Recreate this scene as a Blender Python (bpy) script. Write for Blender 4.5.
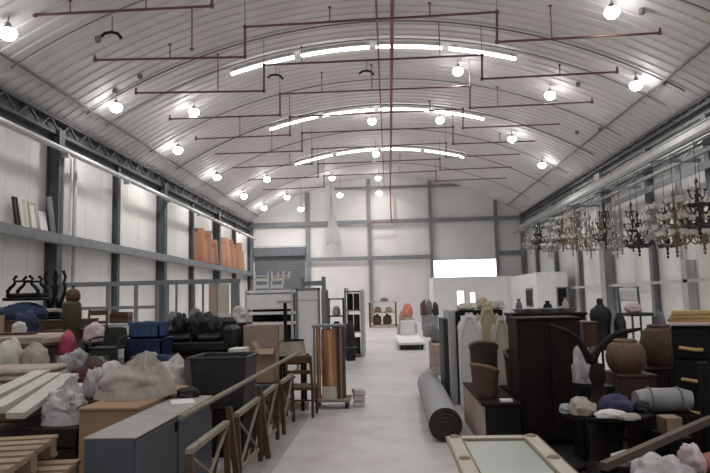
import bpy, math, random
from mathutils import Vector, Matrix, Euler, noise
for o in list(bpy.data.objects):
    bpy.data.objects.remove(o)
SC = bpy.context.scene
COL = SC.collection
random.seed(7)
PI = math.pi

# ------------------------------------------------------------------ camera
FPX = 640.0
EYE = Vector((0, 0, 1.6))
_f = Vector((389-355, -(299-236.5), -FPX)).normalized()
_u = Vector((-0.028, 1, 0)); _u = (_u - _f*_u.dot(_f)).normalized()
_r = _f.cross(_u)
ROT = Matrix((_r, _f, _u))                      # rows: hall axes in camera space -> camera-to-world rotation
cd = bpy.data.cameras.new('camera'); cam = bpy.data.objects.new('camera', cd); COL.objects.link(cam)
cd.sensor_width = 36; cd.lens = FPX/710*36; cd.clip_end = 200
cam.matrix_world = Matrix.Translation(EYE) @ ROT.to_4x4()
SC.camera = cam

# ------------------------------------------------------------------ world and exposure
w = bpy.data.worlds.new('daylight'); SC.world = w; w.use_nodes = True
bg = w.node_tree.nodes['Background']; bg.inputs[0].default_value = (0.93, 0.96, 1, 1); bg.inputs[1].default_value = 5.0
SC.view_settings.view_transform = 'Standard'; SC.view_settings.look = 'None'
SC.view_settings.gamma = 1; SC.view_settings.use_curve_mapping = False
SC.view_settings.exposure = 0.0
LAMP_W = 68.0
ADDED_NEAR_W = 34.0
TUBE_E = 7.0

def at(px, py, Y):
    """point of the hall at depth Y that a sight line meets (picture measured at 710x473)"""
    d = ROT @ Vector((px-355, -(py-236.5), -FPX))
    return EYE + d*(Y/d.y)

# ------------------------------------------------------------------ materials
MATS = {}
def mat(name, c, c2=None, rough=.7, metal=0., scale=6., bump=0., emit=None, stretch=None, trans=0., spec=.5):
    if name in MATS: return MATS[name]
    m = bpy.data.materials.new(name); m.use_nodes = True
    nt = m.node_tree; b = nt.nodes['Principled BSDF']
    b.inputs['Roughness'].default_value = rough; b.inputs['Metallic'].default_value = metal
    b.inputs['Specular IOR Level'].default_value = spec
    if c2 is None: c2 = tuple(x*.8 for x in c)
    tc = nt.nodes.new('ShaderNodeTexCoord'); mp = nt.nodes.new('ShaderNodeMapping')
    nt.links.new(tc.outputs['Object'], mp.inputs[0])
    if stretch: mp.inputs['Scale'].default_value = stretch
    n = nt.nodes.new('ShaderNodeTexNoise'); n.inputs['Scale'].default_value = scale; n.inputs['Detail'].default_value = 6
    n.inputs['Roughness'].default_value = .62
    nt.links.new(mp.outputs[0], n.inputs['Vector'])
    r = nt.nodes.new('ShaderNodeValToRGB')
    r.color_ramp.elements[0].position = .32; r.color_ramp.elements[1].position = .68
    r.color_ramp.elements[0].color = (*c2, 1); r.color_ramp.elements[1].color = (*c, 1)
    nt.links.new(n.outputs[0], r.inputs[0]); nt.links.new(r.outputs[0], b.inputs['Base Color'])
    if bump:
        bp = nt.nodes.new('ShaderNodeBump'); bp.inputs['Strength'].default_value = bump; bp.inputs['Distance'].default_value = .02
        nt.links.new(n.outputs[0], bp.inputs['Height']); nt.links.new(bp.outputs[0], b.inputs['Normal'])
    if trans: b.inputs['Transmission Weight'].default_value = trans
    if emit:
        b.inputs['Emission Color'].default_value = (*emit[0], 1); b.inputs['Emission Strength'].default_value = emit[1]
    MATS[name] = m
    return m

def G(v): return (v, v, v)
M_wall = mat('painted_cladding', (.74, .73, .71), (.66, .65, .63), .75, scale=.5)
M_wallend = mat('end_cladding', (.72, .70, .69), (.64, .62, .61), .75, scale=.5)
M_ceil = mat('galvanised_sheet', (.67, .645, .64), (.58, .555, .55), .6, .0, scale=.7, stretch=(1, .3, 1))
M_steel = mat('grey_steel_paint', (.095, .105, .115), (.07, .078, .085), .55, scale=3)
M_steelL = mat('pale_steel_paint', (.52, .53, .53), (.43, .44, .44), .55, scale=3)
M_steelM = mat('mid_steel_paint', (.22, .235, .25), (.16, .17, .18), .5, scale=3)
M_truss = mat('dark_truss_paint', (.07, .075, .08), (.04, .045, .05), .6, scale=4)
M_red = mat('red_pipe_paint', (.24, .05, .055), (.15, .03, .035), .5, scale=4)
M_pipe = mat('brown_pipe_paint', (.15, .07, .07), (.10, .045, .045), .5, scale=4)
M_conduit = mat('dull_conduit', (.20, .18, .178), (.14, .125, .125), .6, scale=4)
M_shutter = mat('grey_shutter', (.14, .15, .165), (.11, .118, .13), .5, scale=2)
M_dark = mat('black_paint', (.012, .012, .013), (.006, .006, .007), .6, scale=5, spec=.22)
M_darkwood = mat('dark_stained_wood', (.017, .011, .009), (.008, .005, .0045), .6, spec=.22, scale=5, stretch=(1, 1, .15))
M_brown = mat('brown_wood', (.11, .055, .03), (.06, .03, .018), .55, scale=5, stretch=(1, 1, .2))
M_redwood = mat('reddish_wood', (.36, .16, .10), (.25, .10, .06), .55, scale=4, stretch=(1, 1, .15))
M_tan = mat('pale_raw_wood', (.36, .255, .17), (.25, .17, .105), .75, scale=5, stretch=(.25, 1, 1), bump=.2)
M_tanboard = mat('tan_board', (.37, .235, .145), (.31, .19, .115), .7, scale=3)
M_card = mat('cardboard', (.36, .255, .19), (.30, .21, .15), .85, scale=3)
M_cardp = mat('pinkish_cardboard', (.43, .33, .29), (.36, .27, .235), .85, scale=3)
M_slate = mat('slate_metal', (.085, .095, .12), (.065, .073, .095), .45, scale=3)
M_slatetop = mat('dusty_metal_top', (.38, .37, .35), (.31, .30, .285), .8, scale=4)
M_white = mat('white_paint', (.78, .78, .78), (.70, .70, .70), .6, scale=3)
M_cream = mat('cream_paint', (.56, .53, .45), (.46, .43, .36), .65, scale=6)
M_yellowish = mat('yellow_cream', (.55, .48, .33), (.45, .39, .26), .7, scale=6)
M_plasticbag = mat('white_plastic_bag', (.55, .53, .54), (.36, .34, .36), .35, scale=9, bump=.5)
M_sack = mat('grey_beige_sack', (.42, .37, .35), (.29, .255, .24), .85, scale=7, bump=.4)
M_sackb = mat('beige_sack', (.46, .40, .35), (.34, .29, .25), .85, scale=7, bump=.4)
M_cloth = mat('off_white_cloth', (.62, .60, .57), (.5, .48, .45), .9, scale=7, bump=.3)
M_pink = mat('pink_bag', (.50, .06, .15), (.32, .03, .09), .45, scale=8, bump=.3)
M_pinkpale = mat('pale_pink_bag', (.62, .40, .46), (.55, .52, .53), .6, scale=8, bump=.3)
M_blue = mat('navy_plastic', (.022, .032, .11), (.014, .02, .07), .4, scale=4)
M_blueb = mat('blue_plastic', (.05, .10, .25), (.035, .07, .17), .4, scale=4)
M_bluecloth = mat('blue_cloth', (.035, .055, .13), (.02, .03, .07), .85, scale=6, bump=.3)
M_purple = mat('indigo_cloth', (.075, .07, .17), (.045, .04, .10), .85, scale=6, bump=.3)
M_maroon = mat('maroon_cloth', (.10, .02, .025), (.06, .012, .015), .85, scale=6, bump=.3)
M_olive = mat('olive_glaze', (.075, .07, .045), (.045, .04, .026), .5, scale=6)
M_greenblk = mat('dark_green_plastic', (.030, .036, .030), (.018, .022, .018), .45, scale=5)
M_green = mat('green_board', (.05, .065, .055), (.035, .045, .04), .6, scale=4)
M_teal = mat('teal_metal', (.06, .14, .14), (.04, .1, .1), .5, scale=4)
M_blk = mat('black_upholstery', (.012, .012, .013), (.006, .006, .007), .6, scale=7, bump=.2)
M_tub = mat('charcoal_plastic', (.035, .035, .038), (.025, .025, .028), .45, scale=4)
M_tubs = mat('grey_plastic', (.12, .12, .125), (.09, .09, .095), .45, scale=4)
M_greyc = mat('grey_cloth', (.22, .22, .23), (.14, .14, .15), .9, scale=7, bump=.4)
M_carpet = mat('grey_carpet', (.40, .40, .42), (.33, .33, .35), .95, scale=30, bump=.3)
M_rolledge = mat('carpet_backing', (.075, .062, .052), (.05, .04, .034), .9, scale=20)
M_carpetend = mat('carpet_roll_end', (.04, .033, .028), (.025, .02, .017), .9, scale=20)
M_copper = mat('copper_roll', (.80, .46, .27), (.66, .36, .20), .3, .75, scale=5, stretch=(1, 1, .1))
M_bronze = mat('brown_roll', (.16, .08, .05), (.11, .05, .03), .4, .2, scale=5, stretch=(1, 1, .1))
M_wicker = mat('brown_wicker', (.11, .062, .045), (.065, .036, .026), .7, scale=25, bump=.5)
M_wickerd = mat('dark_wicker', (.055, .033, .024), (.03, .018, .013), .7, scale=25, bump=.5)
M_wickert = mat('tan_wicker', (.24, .15, .10), (.15, .09, .06), .7, scale=22, bump=.5)
M_yellow = mat('yellow_pine', (.58, .42, .18), (.46, .32, .13), .65, scale=5, stretch=(.2, 1, 1))
M_brass = mat('aged_brass', (.24, .18, .12), (.13, .095, .06), .5, .4, scale=8)
M_iron = mat('black_iron', (.03, .03, .032), (.018, .018, .02), .5, .3, scale=8)
M_chrome = mat('dull_nickel', (.36, .335, .32), (.22, .205, .2), .4, .5, scale=8)
M_glassy = mat('frosted_glass', (.70, .69, .67), (.6, .59, .57), .25, scale=8)
M_orange = mat('orange_cloth', (.66, .26, .20), (.55, .2, .15), .8, scale=6)
M_mirror = mat('greenish_glass', (.50, .53, .50), (.46, .49, .46), .28, scale=1.5)
M_gild = mat('worn_gilt', (.30, .25, .17), (.2, .16, .1), .55, .2, scale=14, bump=.4)
M_tarp = mat('grey_tarp', (.36, .36, .37), (.28, .28, .29), .5, scale=8, bump=.3)
M_salmon = mat('salmon_cloth', (.36, .14, .11), (.27, .10, .08), .8, scale=6)
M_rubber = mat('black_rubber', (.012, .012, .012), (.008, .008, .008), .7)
M_plant = mat('dark_foliage', (.03, .035, .028), (.016, .02, .015), .8, scale=12)
M_tubeglow = mat('lit_tube', (.9, .9, .88), (.9, .9, .88), .4, emit=((1, .97, .93), TUBE_E))
M_lens = mat('lit_lens', (.9, .9, .9), (.9, .9, .9), .4, emit=((1, .98, .96), 30.0))
M_glass = mat('window_glass', (.95, .97, .97), (.93, .95, .95), .02, trans=1.0)

# floor: pale trowelled concrete with worn stains and saw-cut joints
def floor_mat():
    m = bpy.data.materials.new('trowelled_concrete'); m.use_nodes = True; nt = m.node_tree; b = nt.nodes['Principled BSDF']
    N = nt.nodes.new; L = nt.links.new
    tc = N('ShaderNodeTexCoord')
    n1 = N('ShaderNodeTexNoise'); n1.inputs['Scale'].default_value = .35; n1.inputs['Detail'].default_value = 8; n1.inputs['Roughness'].default_value = .6
    n2 = N('ShaderNodeTexNoise'); n2.inputs['Scale'].default_value = 2.2; n2.inputs['Detail'].default_value = 8
    L(tc.outputs['Object'], n1.inputs[0]); L(tc.outputs['Object'], n2.inputs[0])
    r1 = N('ShaderNodeValToRGB'); r1.color_ramp.elements[0].position = .35; r1.color_ramp.elements[1].position = .65
    r1.color_ramp.elements[0].color = (.545, .52, .515, 1); r1.color_ramp.elements[1].color = (.63, .605, .60, 1)
    r2 = N('ShaderNodeValToRGB'); r2.color_ramp.elements[0].position = .33; r2.color_ramp.elements[1].position = .55
    r2.color_ramp.elements[0].color = (.80, .78, .76, 1); r2.color_ramp.elements[1].color = (1, 1, 1, 1)
    mx = N('ShaderNodeMix'); mx.data_type = 'RGBA'; mx.blend_type = 'MULTIPLY'; mx.inputs[0].default_value = .7
    L(n1.outputs[0], r1.inputs[0]); L(n2.outputs[0], r2.inputs[0]); L(r1.outputs[0], mx.inputs[6]); L(r2.outputs[0], mx.inputs[7])
    L(mx.outputs[2], b.inputs['Base Color'])
    b.inputs['Roughness'].default_value = .42; b.inputs['Specular IOR Level'].default_value = .4
    return m
M_floor = floor_mat()

# ------------------------------------------------------------------ mesh builder
class MB:
    def __init__(s): s.v = []; s.f = []
    def add(s, vs, fs, T=None):
        k = len(s.v)
        s.v += [(T @ Vector(p)) if T else Vector(p) for p in vs]
        s.f += [tuple(i+k for i in f) for f in fs]
        return s
    def box(s, x0, x1, y0, y1, z0, z1, T=None, ch=0.):
        if ch <= 0 or ch*2.2 > min(x1-x0, y1-y0, z1-z0):
            vs = [(x, y, z) for x in (x0, x1) for y in (y0, y1) for z in (z0, z1)]
            fs = [(0, 1, 3, 2), (4, 6, 7, 5), (0, 4, 5, 1), (2, 3, 7, 6), (0, 2, 6, 4), (1, 5, 7, 3)]
            return s.add(vs, fs, T)
        # chamfered box: each face inset, edges and corners bridged
        vs = []; idx = {}
        cx = (x0, x1); cy = (y0, y1); cz = (z0, z1)
        for a in (0, 1):
            for b in (0, 1):
                for c in (0, 1):
                    sx = ch if a == 0 else -ch; sy = ch if b == 0 else -ch; sz = ch if c == 0 else -ch
                    idx[(a, b, c, 'x')] = len(vs); vs.append((cx[a], cy[b]+sy, cz[c]+sz))
                    idx[(a, b, c, 'y')] = len(vs); vs.append((cx[a]+sx, cy[b], cz[c]+sz))
                    idx[(a, b, c, 'z')] = len(vs); vs.append((cx[a]+sx, cy[b]+sy, cz[c]))
        I = lambda a, b, c, k: idx[(a, b, c, k)]
        fs = []
        ctr = Vector(((x0+x1)/2, (y0+y1)/2, (z0+z1)/2))
        def q(*ids):
            p = [Vector(vs[i]) for i in ids]
            n = (p[1]-p[0]).cross(p[2]-p[0]); m = sum(p, Vector())/len(p) - ctr
            fs.append(tuple(ids) if n.dot(m) > 0 else tuple(reversed(ids)))
        for a in (0, 1):
            q(I(a,0,0,'x'), I(a,1,0,'x'), I(a,1,1,'x'), I(a,0,1,'x'))
            q(I(0,a,0,'y'), I(1,a,0,'y'), I(1,a,1,'y'), I(0,a,1,'y'))
            q(I(0,0,a,'z'), I(1,0,a,'z'), I(1,1,a,'z'), I(0,1,a,'z'))
            for b in (0, 1):
                q(I(a,b,0,'x'), I(a,b,1,'x'), I(a,b,1,'y'), I(a,b,0,'y'))
                q(I(a,0,b,'x'), I(a,1,b,'x'), I(a,1,b,'z'), I(a,0,b,'z'))
                q(I(0,a,b,'y'), I(1,a,b,'y'), I(1,a,b,'z'), I(0,a,b,'z'))
                for c in (0, 1): q(I(a,b,c,'x'), I(a,b,c,'y'), I(a,b,c,'z'))
        return s.add(vs, fs, T)
    def cbox(s, c, size, T=None, ch=0.):
        x, y, z = c; a, b, d = (q/2 for q in size)
        return s.box(x-a, x+a, y-b, y+b, z-d, z+d, T, ch)
    def bar(s, p, q, wx, wz=None, up=(0, 0, 1)):
        """rectangular bar from p to q"""
        wz = wz or wx
        p = Vector(p); q = Vector(q); d = q-p; L = d.length; d.normalize()
        u = Vector(up)
        if abs(d.dot(u)) > .98: u = Vector((0, 1, 0))
        sx = d.cross(u).normalized(); sz = sx.cross(d).normalized()
        T = Matrix((sx, d, sz)).transposed().to_4x4(); T.translation = p
        return s.box(-wx/2, wx/2, 0, L, -wz/2, wz/2, T)
    def tube(s, pts, r, n=8, cap=True):
        pts = [Vector(p) for p in pts]; k0 = len(s.v); m = len(pts)
        rr = r if isinstance(r, (list, tuple)) else [r]*m
        prev = None
        for i, p in enumerate(pts):
            d = (pts[min(i+1, m-1)]-pts[max(i-1, 0)])
            if d.length < 1e-9: d = Vector((0, 0, 1))
            d.normalize()
            if prev is None:
                u = Vector((0, 0, 1)) if abs(d.z) < .9 else Vector((1, 0, 0))
            else: u = prev
            a = (u - d*u.dot(d))
            if a.length < 1e-6: a = d.orthogonal()
            a.normalize(); prev = a
            b = d.cross(a)
            for j in range(n):
                t = 2*PI*j/n
                s.v.append(p + (a*math.cos(t)+b*math.sin(t))*rr[i])
        for i in range(m-1):
            for j in range(n):
                j2 = (j+1) % n
                s.f.append((k0+i*n+j, k0+i*n+j2, k0+(i+1)*n+j2, k0+(i+1)*n+j))
        if cap:
            s.f.append(tuple(k0+j for j in reversed(range(n)))); s.f.append(tuple(k0+(m-1)*n+j for j in range(n)))
        return s
    def cyl(s, p, q, r, r2=None, n=16): return s.tube([p, q], [r, r if r2 is None else r2], n)
    def lathe(s, prof, n=24, c=(0, 0, 0), wob=0., sq=(1, 1)):
        k0 = len(s.v); m = len(prof)
        for i, (r, z) in enumerate(prof):
            for j in range(n):
                t = 2*PI*j/n; q = r*(1+wob*(1 if j % 2 else -1))
                s.v.append(Vector((c[0]+q*math.cos(t)*sq[0], c[1]+q*math.sin(t)*sq[1], c[2]+z)))
        for i in range(m-1):
            for j in range(n):
                j2 = (j+1) % n
                s.f.append((k0+i*n+j, k0+i*n+j2, k0+(i+1)*n+j2, k0+(i+1)*n+j))
        s.f.append(tuple(k0+j for j in reversed(range(n)))); s.f.append(tuple(k0+(m-1)*n+j for j in range(n)))
        return s
    def prism(s, outline, y0, y1, T=None):
        """outline in x,z extruded along y"""
        n = len(outline)
        vs = [(x, y0, z) for x, z in outline]+[(x, y1, z) for x, z in outline]
        fs = [tuple(range(n)), tuple(reversed(range(n, 2*n)))]
        fs += [(j, j+n, (j+1) % n+n, (j+1) % n) for j in range(n)]
        return s.add(vs, fs, T)
    def lump(s, size, seed=0, amp=.18, flat=.35, freq=2.2, n=26, neck=0., c=(0, 0, 0), tilt=0., fold=.05):
        """soft bag of full size (x,y,z) resting on z=0: flattened below, creased, optional gathered neck"""
        k0 = len(s.v); m = n//2+2; off = Vector((seed*13.7, seed*5.1, seed*2.3))
        for i in range(m+1):
            ph = PI*i/m
            for j in range(n):
                t = 2*PI*j/n
                d = Vector((math.sin(ph)*math.cos(t), math.sin(ph)*math.sin(t), math.cos(ph)))
                q = .87+amp*noise.noise(d*freq+off)*1.1+fold*(noise.noise(d*freq*2.6+off)*1.2+.6-2.2*abs(noise.noise(d*freq*2.1-off))+.35*noise.noise(d*freq*7+off))
                e = Vector((math.copysign(abs(d.x)**.8, d.x), math.copysign(abs(d.y)**.8, d.y), d.z))*q
                z = e.z
                if z < -flat: z = -flat-(z+flat)*.12*-1 if False else -flat+(z+flat)*.06
                if neck and d.z > .86: z += neck*(d.z-.86)/.14*(1+.25*noise.noise(d*9+off)); e.x *= 1-.55*(d.z-.86)/.14; e.y *= 1-.55*(d.z-.86)/.14
                x = e.x+tilt*(z+flat)
                zz = (z+flat+.06)/(1+flat+neck+.06)
                s.v.append(Vector((c[0]+x*size[0]/2.1, c[1]+e.y*size[1]/2.1, c[2]+max(zz, 0)*size[2])))
        for i in range(m):
            for j in range(n):
                j2 = (j+1) % n
                s.f.append((k0+i*n+j, k0+(i+1)*n+j, k0+(i+1)*n+j2, k0+i*n+j2))
        return s

def tent(mb, size, seed=0, peak=(.1, .0), folds=6, fold=.16, n=56, m=16, sharp=.75):
    """slumped cloth sack: peaked, with folds running from the peak to a wavy hem; flat underside at z=0"""
    off = Vector((seed*3.1, seed*7.7, seed*1.3)); k0 = len(mb.v)
    mb.v.append(Vector((peak[0]*size[0], peak[1]*size[1], size[2])))
    for i in range(1, m+1):
        r = i/m
        for j in range(n):
            t = 2*PI*j/n
            w = 1+.16*noise.noise(Vector((math.cos(t)*1.3, math.sin(t)*1.3, 0))+off)+.05*noise.noise(Vector((math.cos(t)*5, math.sin(t)*5, 1))+off)
            ph = folds*t+2.5*noise.noise(Vector((math.cos(t), math.sin(t), r*1.5))+off)
            rid = abs(math.sin(ph/2))**.8
            px = peak[0]*(1-r)+.5*r*w*math.cos(t); py = peak[1]*(1-r)+.5*r*w*math.sin(t)
            z = (1-r**1.7)**sharp
            z *= 1-fold*1.6*rid*min(1, 3*r)*(1-.4*r)
            z += (.20*noise.noise(Vector((px*4, py*4, 0))+off*2)+.10*noise.noise(Vector((px*11, py*11, 0))+off)-.16*abs(noise.noise(Vector((px*6+3, py*6, 1))+off)))*min(1, 4*r)*(1-r**3)
            if r > .97: z = 0
            mb.v.append(Vector((px*size[0], py*size[1], max(z, 0)*size[2])))
    for j in range(n): mb.f.append((k0, k0+1+j, k0+1+(j+1) % n))
    for i in range(m-1):
        for j in range(n):
            a = k0+1+i*n; b = a+n
            mb.f.append((a+j, b+j, b+(j+1) % n, a+(j+1) % n))
    mb.f.append(tuple(k0+1+(m-1)*n+j for j in reversed(range(n))))
    return mb

def build(name, mb, m, parent=None, loc=None, rz=0., ang=35, rot=None):
    me = bpy.data.meshes.new(name)
    me.from_pydata([tuple(v) for v in mb.v], [], mb.f); me.validate(); me.update()
    me.polygons.foreach_set('use_smooth', [True]*len(me.polygons))
    me.set_sharp_from_angle(angle=math.radians(ang))
    me.materials.append(m)
    o = bpy.data.objects.new(name, me); COL.objects.link(o)
    if parent: o.parent = parent
    if loc is not None: o.location = loc
    o.rotation_euler = rot if rot else (0, 0, rz)
    return o

def tag(o, label, cat, group=None):
    o['label'] = label; o['category'] = cat
    if group: o['group'] = group
    return o
def thing(name, label, cat, loc=(0, 0, 0), rz=0., group=None, rot=None):
    o = bpy.data.objects.new(name, None); COL.objects.link(o); o.empty_display_size = .1
    o.location = loc; o.rotation_euler = rot if rot else (0, 0, rz)
    return tag(o, label, cat, group)
def solo(name, label, cat, mb, m, loc=(0, 0, 0), rz=0., group=None, ang=35, rot=None):
    return tag(build(name, mb, m, None, loc, rz, ang, rot), label, cat, group)
def struct(name, mb, m, parent=None, ang=35, loc=None):
    o = build(name, mb, m, parent, loc, 0, ang)
    if parent is None: o['kind'] = 'structure'
    return o
def kids(o): return [c for c in bpy.data.objects if c.parent == o]
def dup(o, loc, rz=None, label=None, group=None, parent=None):
    ks = kids(o)
    c = o.copy(); COL.objects.link(c); c.parent = parent
    if parent is None:
        c.location = loc
        if rz is not None: c.rotation_euler = (0, 0, rz)
        if label: c['label'] = label
        if group: c['group'] = group
    for k in ks: dup(k, None, parent=c)
    return c
# ================================================================== THE HALL
XL, XR, YB, YF = -9.8, 9.5, 44.4, -4.0
XC, HW, EZ, RISE = -.15, 9.65, 7.2, 2.95
RAD = (HW*HW+RISE*RISE)/(2*RISE)
def ceil_z(x): return EZ+RISE-RAD+math.sqrt(max(RAD*RAD-(x-XC)**2, 0))

struct('floor', MB().box(XL-.3, XR+.3, YF-.3, YB+.3, -.2, 0), M_floor)

# ribbed barrel vault: trapezoid ribs follow the arch
def vault():
    mb = MB(); pitch = .42; ys = []
    y = YF-.2
    while y < YB+.2:
        ys += [(y, 0), (y+.25, 0), (y+.28, .035), (y+.39, .035)]
        y += pitch
    nx = 56; xs = [XC-HW-.1+(2*HW+.2)*i/nx for i in range(nx+1)]
    # even steps along the arc
    a0 = math.asin(min(1, (HW+.05)/RAD)); cz = EZ+RISE-RAD
    row = [(-a0+2*a0*i/nx) for i in range(nx+1)]
    for (yy, h) in ys:
        for a in row:
            q = RAD+h
            mb.v.append(Vector((XC+q*math.sin(a), yy, cz+q*math.cos(a))))
    m = nx+1
    for i in range(len(ys)-1):
        for j in range(nx):
            mb.f.append((i*m+j, i*m+j+1, (i+1)*m+j+1, (i+1)*m+j))
    return mb
struct('ceiling', vault(), M_ceil, ang=20)

def clad_wall(y0, y1, x, side, z1):
    """cladding sheet with shallow vertical seams every 1.1 m"""
    mb = MB(); s = 1 if side == 'left' else -1
    y = y0
    while y < y1-.01:
        ye = min(y+1.1, y1)
        mb.box(min(x, x-s*.08), max(x, x-s*.08), y+.006, ye-.006, 0, z1)
        y = ye
    mb.box(min(x-s*.07, x-s*.2), max(x-s*.07, x-s*.2), y0, y1, 0, z1)
    return mb
struct('wall_left', clad_wall(YF, YB, XL, 'left', 7.25), M_wall)
struct('wall_right', clad_wall(YF, YB, XR, 'right', 7.25), M_wall)

# end walls under the vault; the back one has a strip window
WX0, WX1, WZ0, WZ1 = 3.15, 7.52, 2.86, 4.18
def arch_outline(x0, x1, z0, n=24):
    pts = [(x0, z0), (x1, z0)]
    for i in range(n+1):
        x = x1+(x0-x1)*i/n
        pts.append((x, ceil_z(x)+.12))
    return pts
mb = MB()
mb.prism(arch_outline(XL-.2, WX0, 0), YB, YB+.2)
mb.prism(arch_outline(WX1, XR+.2, 0), YB, YB+.2)
mb.prism(arch_outline(WX0, WX1, WZ1), YB, YB+.2)
mb.box(WX0, WX1, YB, YB+.2, 0, WZ0)
struct('wall_back', mb, M_wallend, ang=20)
struct('wall_front', MB().prism(arch_outline(XL-.2, XR+.2, 0), YF-.2, YF), M_wall)
win = struct('window_1', MB().box(WX0-.06, WX1+.06, YB-.04, YB+.02, WZ0-.08, WZ0).box(WX0-.06, WX1+.06, YB-.04, YB+.02, WZ1, WZ1+.08)
             .box(WX0-.06, WX0, YB-.04, YB+.02, WZ0, WZ1).box(WX1, WX1+.06, YB-.04, YB+.02, WZ0, WZ1), M_steelL)
build('pane', MB().box(WX0, WX1, YB+.08, YB+.09, WZ0, WZ1), M_glass, win)

# roller shutter in the far left of the back wall
sh = MB()
for i in range(49): sh.box(-9.3, -5.75, YB-.06, YB-.03+.012*(i % 2), .0+i*.108, .1+i*.108)
dr = struct('door_1', sh, M_shutter)
build('shutter_box', MB().box(-9.35, -5.7, YB-.3, YB-.005, 4.75, 5.35), M_shutter, dr)
build('guide', MB().box(-9.42, -9.3, YB-.16, YB-.005, 0, 4.3), M_steelL, dr)
build('guide', MB().box(-5.75, -5.63, YB-.16, YB-.005, 0, 4.3), M_steelL, dr)
build('header', MB().box(-9.4, -5.65, YB-.1, YB-.005, 5.3, 5.5), M_steelL, dr)

# H section columns
def hcol(x, y, wd, dp, z1, side):
    mb = MB(); s = 1 if side == 'left' else -1
    xa = x; xb = x+s*dp
    t = .03
    mb.box(min(xa, xa+s*t), max(xa, xa+s*t), y-wd/2, y+wd/2, 0, z1)
    mb.box(min(xb, xb-s*t), max(xb, xb-s*t), y-wd/2, y+wd/2, 0, z1)
    mb.box(min(xa, xb), max(xa, xb), y-.015, y+.015, 0, z1)
    mb.box(min(xa-s*0, xb+s*.06), max(xa, xb+s*.06), y-wd*.6, y+wd*.6, 0, .03)
    return mb
for k in range(-4, 7):
    y = 17.9+4.4*k
    big = (k % 2 == 0)
    struct('column_left', hcol(XL+.003, y, .30 if big else .2, .38 if big else .22, 6.75, 'left'), M_steel)
for k, y in enumerate((1.2, 5.6, 9.9, 14.3, 18.7, 23.1, 27.6, 31.8, 36.2, 40.7)):
    big = y in (9.9, 18.7, 27.6, 36.2) and y != 18.7
    struct('column_right', hcol(XR-.003, y, .60 if y == 27.6 else .24, .46 if y == 27.6 else .24, 6.75, 'right'), M_steelM if y != 27.6 else mat('pale_column_paint', (.40, .41, .41), (.33, .34, .34), .55, scale=3))
for x, big in ((-5.55, 1), (-1.22, 0), (3.02, 0), (7.5, 0), (-9.5, 0), (9.25, 0)):
    z1 = ceil_z(x)-.12
    wd = .26 if big else .2
    struct('column_back', MB().box(x-wd/2, x+wd/2, YB-.22, YB-.19, 0, z1).box(x-.015, x+.015, YB-.2, YB-.03, 0, z1).box(x-wd/2, x+wd/2, YB-.04, YB-.012, 0, z1), M_steelM)
# girts
def girt_x(x0, x1, z, h=.22): return MB().box(x0, x1, YB-.26, YB-.225, z-h/2, z+h/2).box(x0, x1, YB-.26, YB-.24, z+h/2, z+h/2+.02)
for (x0, x1, z) in ((-9.7, 9.4, 6.95), (-5.5, 3.0, 4.42), (7.6, 9.4, 4.55), (-3.6, 6.2, 9.35)):
    struct('girt_back', girt_x(x0, x1, z, .26 if z < 9 else .16), M_steelM)
struct('girt_left', MB().box(XL+.39, XL+.43, YF, YB-.3, 3.42, 3.66).box(XL+.03, XL+.43, YF, YB-.3, 3.66, 3.69).box(XL+.39, XL+.41, YF, YB-.3, 3.38, 3.42), M_steelM)
struct('girt_left', MB().box(XL+.24, XL+.28, YF, YB-.3, .5, .62), M_steelM)
struct('girt_right', MB().box(XR-.48, XR-.44, YF, 26.8, 5.05, 5.25).box(XR-.44, XR-.25, YF, 26.8, 5.23, 5.25), M_steelM)
struct('girt_right', MB().box(XR-.30, XR-.26, YF, YB-.3, 5.85, 5.93), M_steelM)
struct('girt_right', MB().box(XR-.30, XR-.26, YF, YB-.3, 1.9, 2.0), M_steelL)
M_beam = mat('beam_paint', (.42, .42, .415), (.35, .35, .345), .65, scale=3)
# runway beams on brackets
mb = MB().cyl((XL+.55, YF, 6.18), (XL+.55, YB-.4, 6.0), .08, n=12)
for k in range(-4, 6): mb.box(XL+.38, XL+.6, 17.85+4.4*k, 17.95+4.4*k, 5.93, 6.1)
struct('trim_1', mb, M_steelL)
mb = MB().box(XR-.54, XR-.50, YF, YB-.4, 5.93, 6.38).box(XR-.57, XR-.47, YF, YB-.4, 6.36, 6.39).box(XR-.60, XR-.44, YF, YB-.4, 5.9, 5.94)
struct('trim_2', mb, M_beam)
# dark lattice girders at both eaves
def lattice(x, z0, z1):
    mb = MB()
    mb.box(x-.05, x+.05, YF, YB-.3, z1-.09, z1); mb.box(x-.05, x+.05, YF, YB-.3, z0, z0+.09)
    y = YF; up = True
    while y < YB-.9:
        mb.bar((x, y, z0+.05 if up else z1-.05), (x, y+.55, z1-.05 if up else z0+.05), .05)
        y += .55; up = not up
    return mb
struct('trim_3', lattice(XL+.25, 6.58, 7.1), M_truss)
struct('trim_4', lattice(XR-.25, 6.93, 7.22), M_truss)
struct('trim_5', MB().box(XL+.02, XL+.12, YF, YB-.3, 6.35, 7.2), M_truss)
struct('trim_6', MB().box(XR-.12, XR-.02, YF, YB-.3, 6.75, 7.24), M_steelM)
# downpipe and pale frame beside the first big column
struct('trim_7', MB().cyl((XL+.16, 19.15, 0), (XL+.16, 19.15, 6.3), .06).box(XL+.02, XL+.12, 18.25, 18.9, 0, 6.3), M_steelL)
struct('trim_8', MB().box(XR-.3, XR-.02, 20.3, 20.6, 0, 2.6).cyl((XR-.1, 21.0, 0), (XR-.1, 21.0, 6.2), .05), M_steelL)

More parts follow.
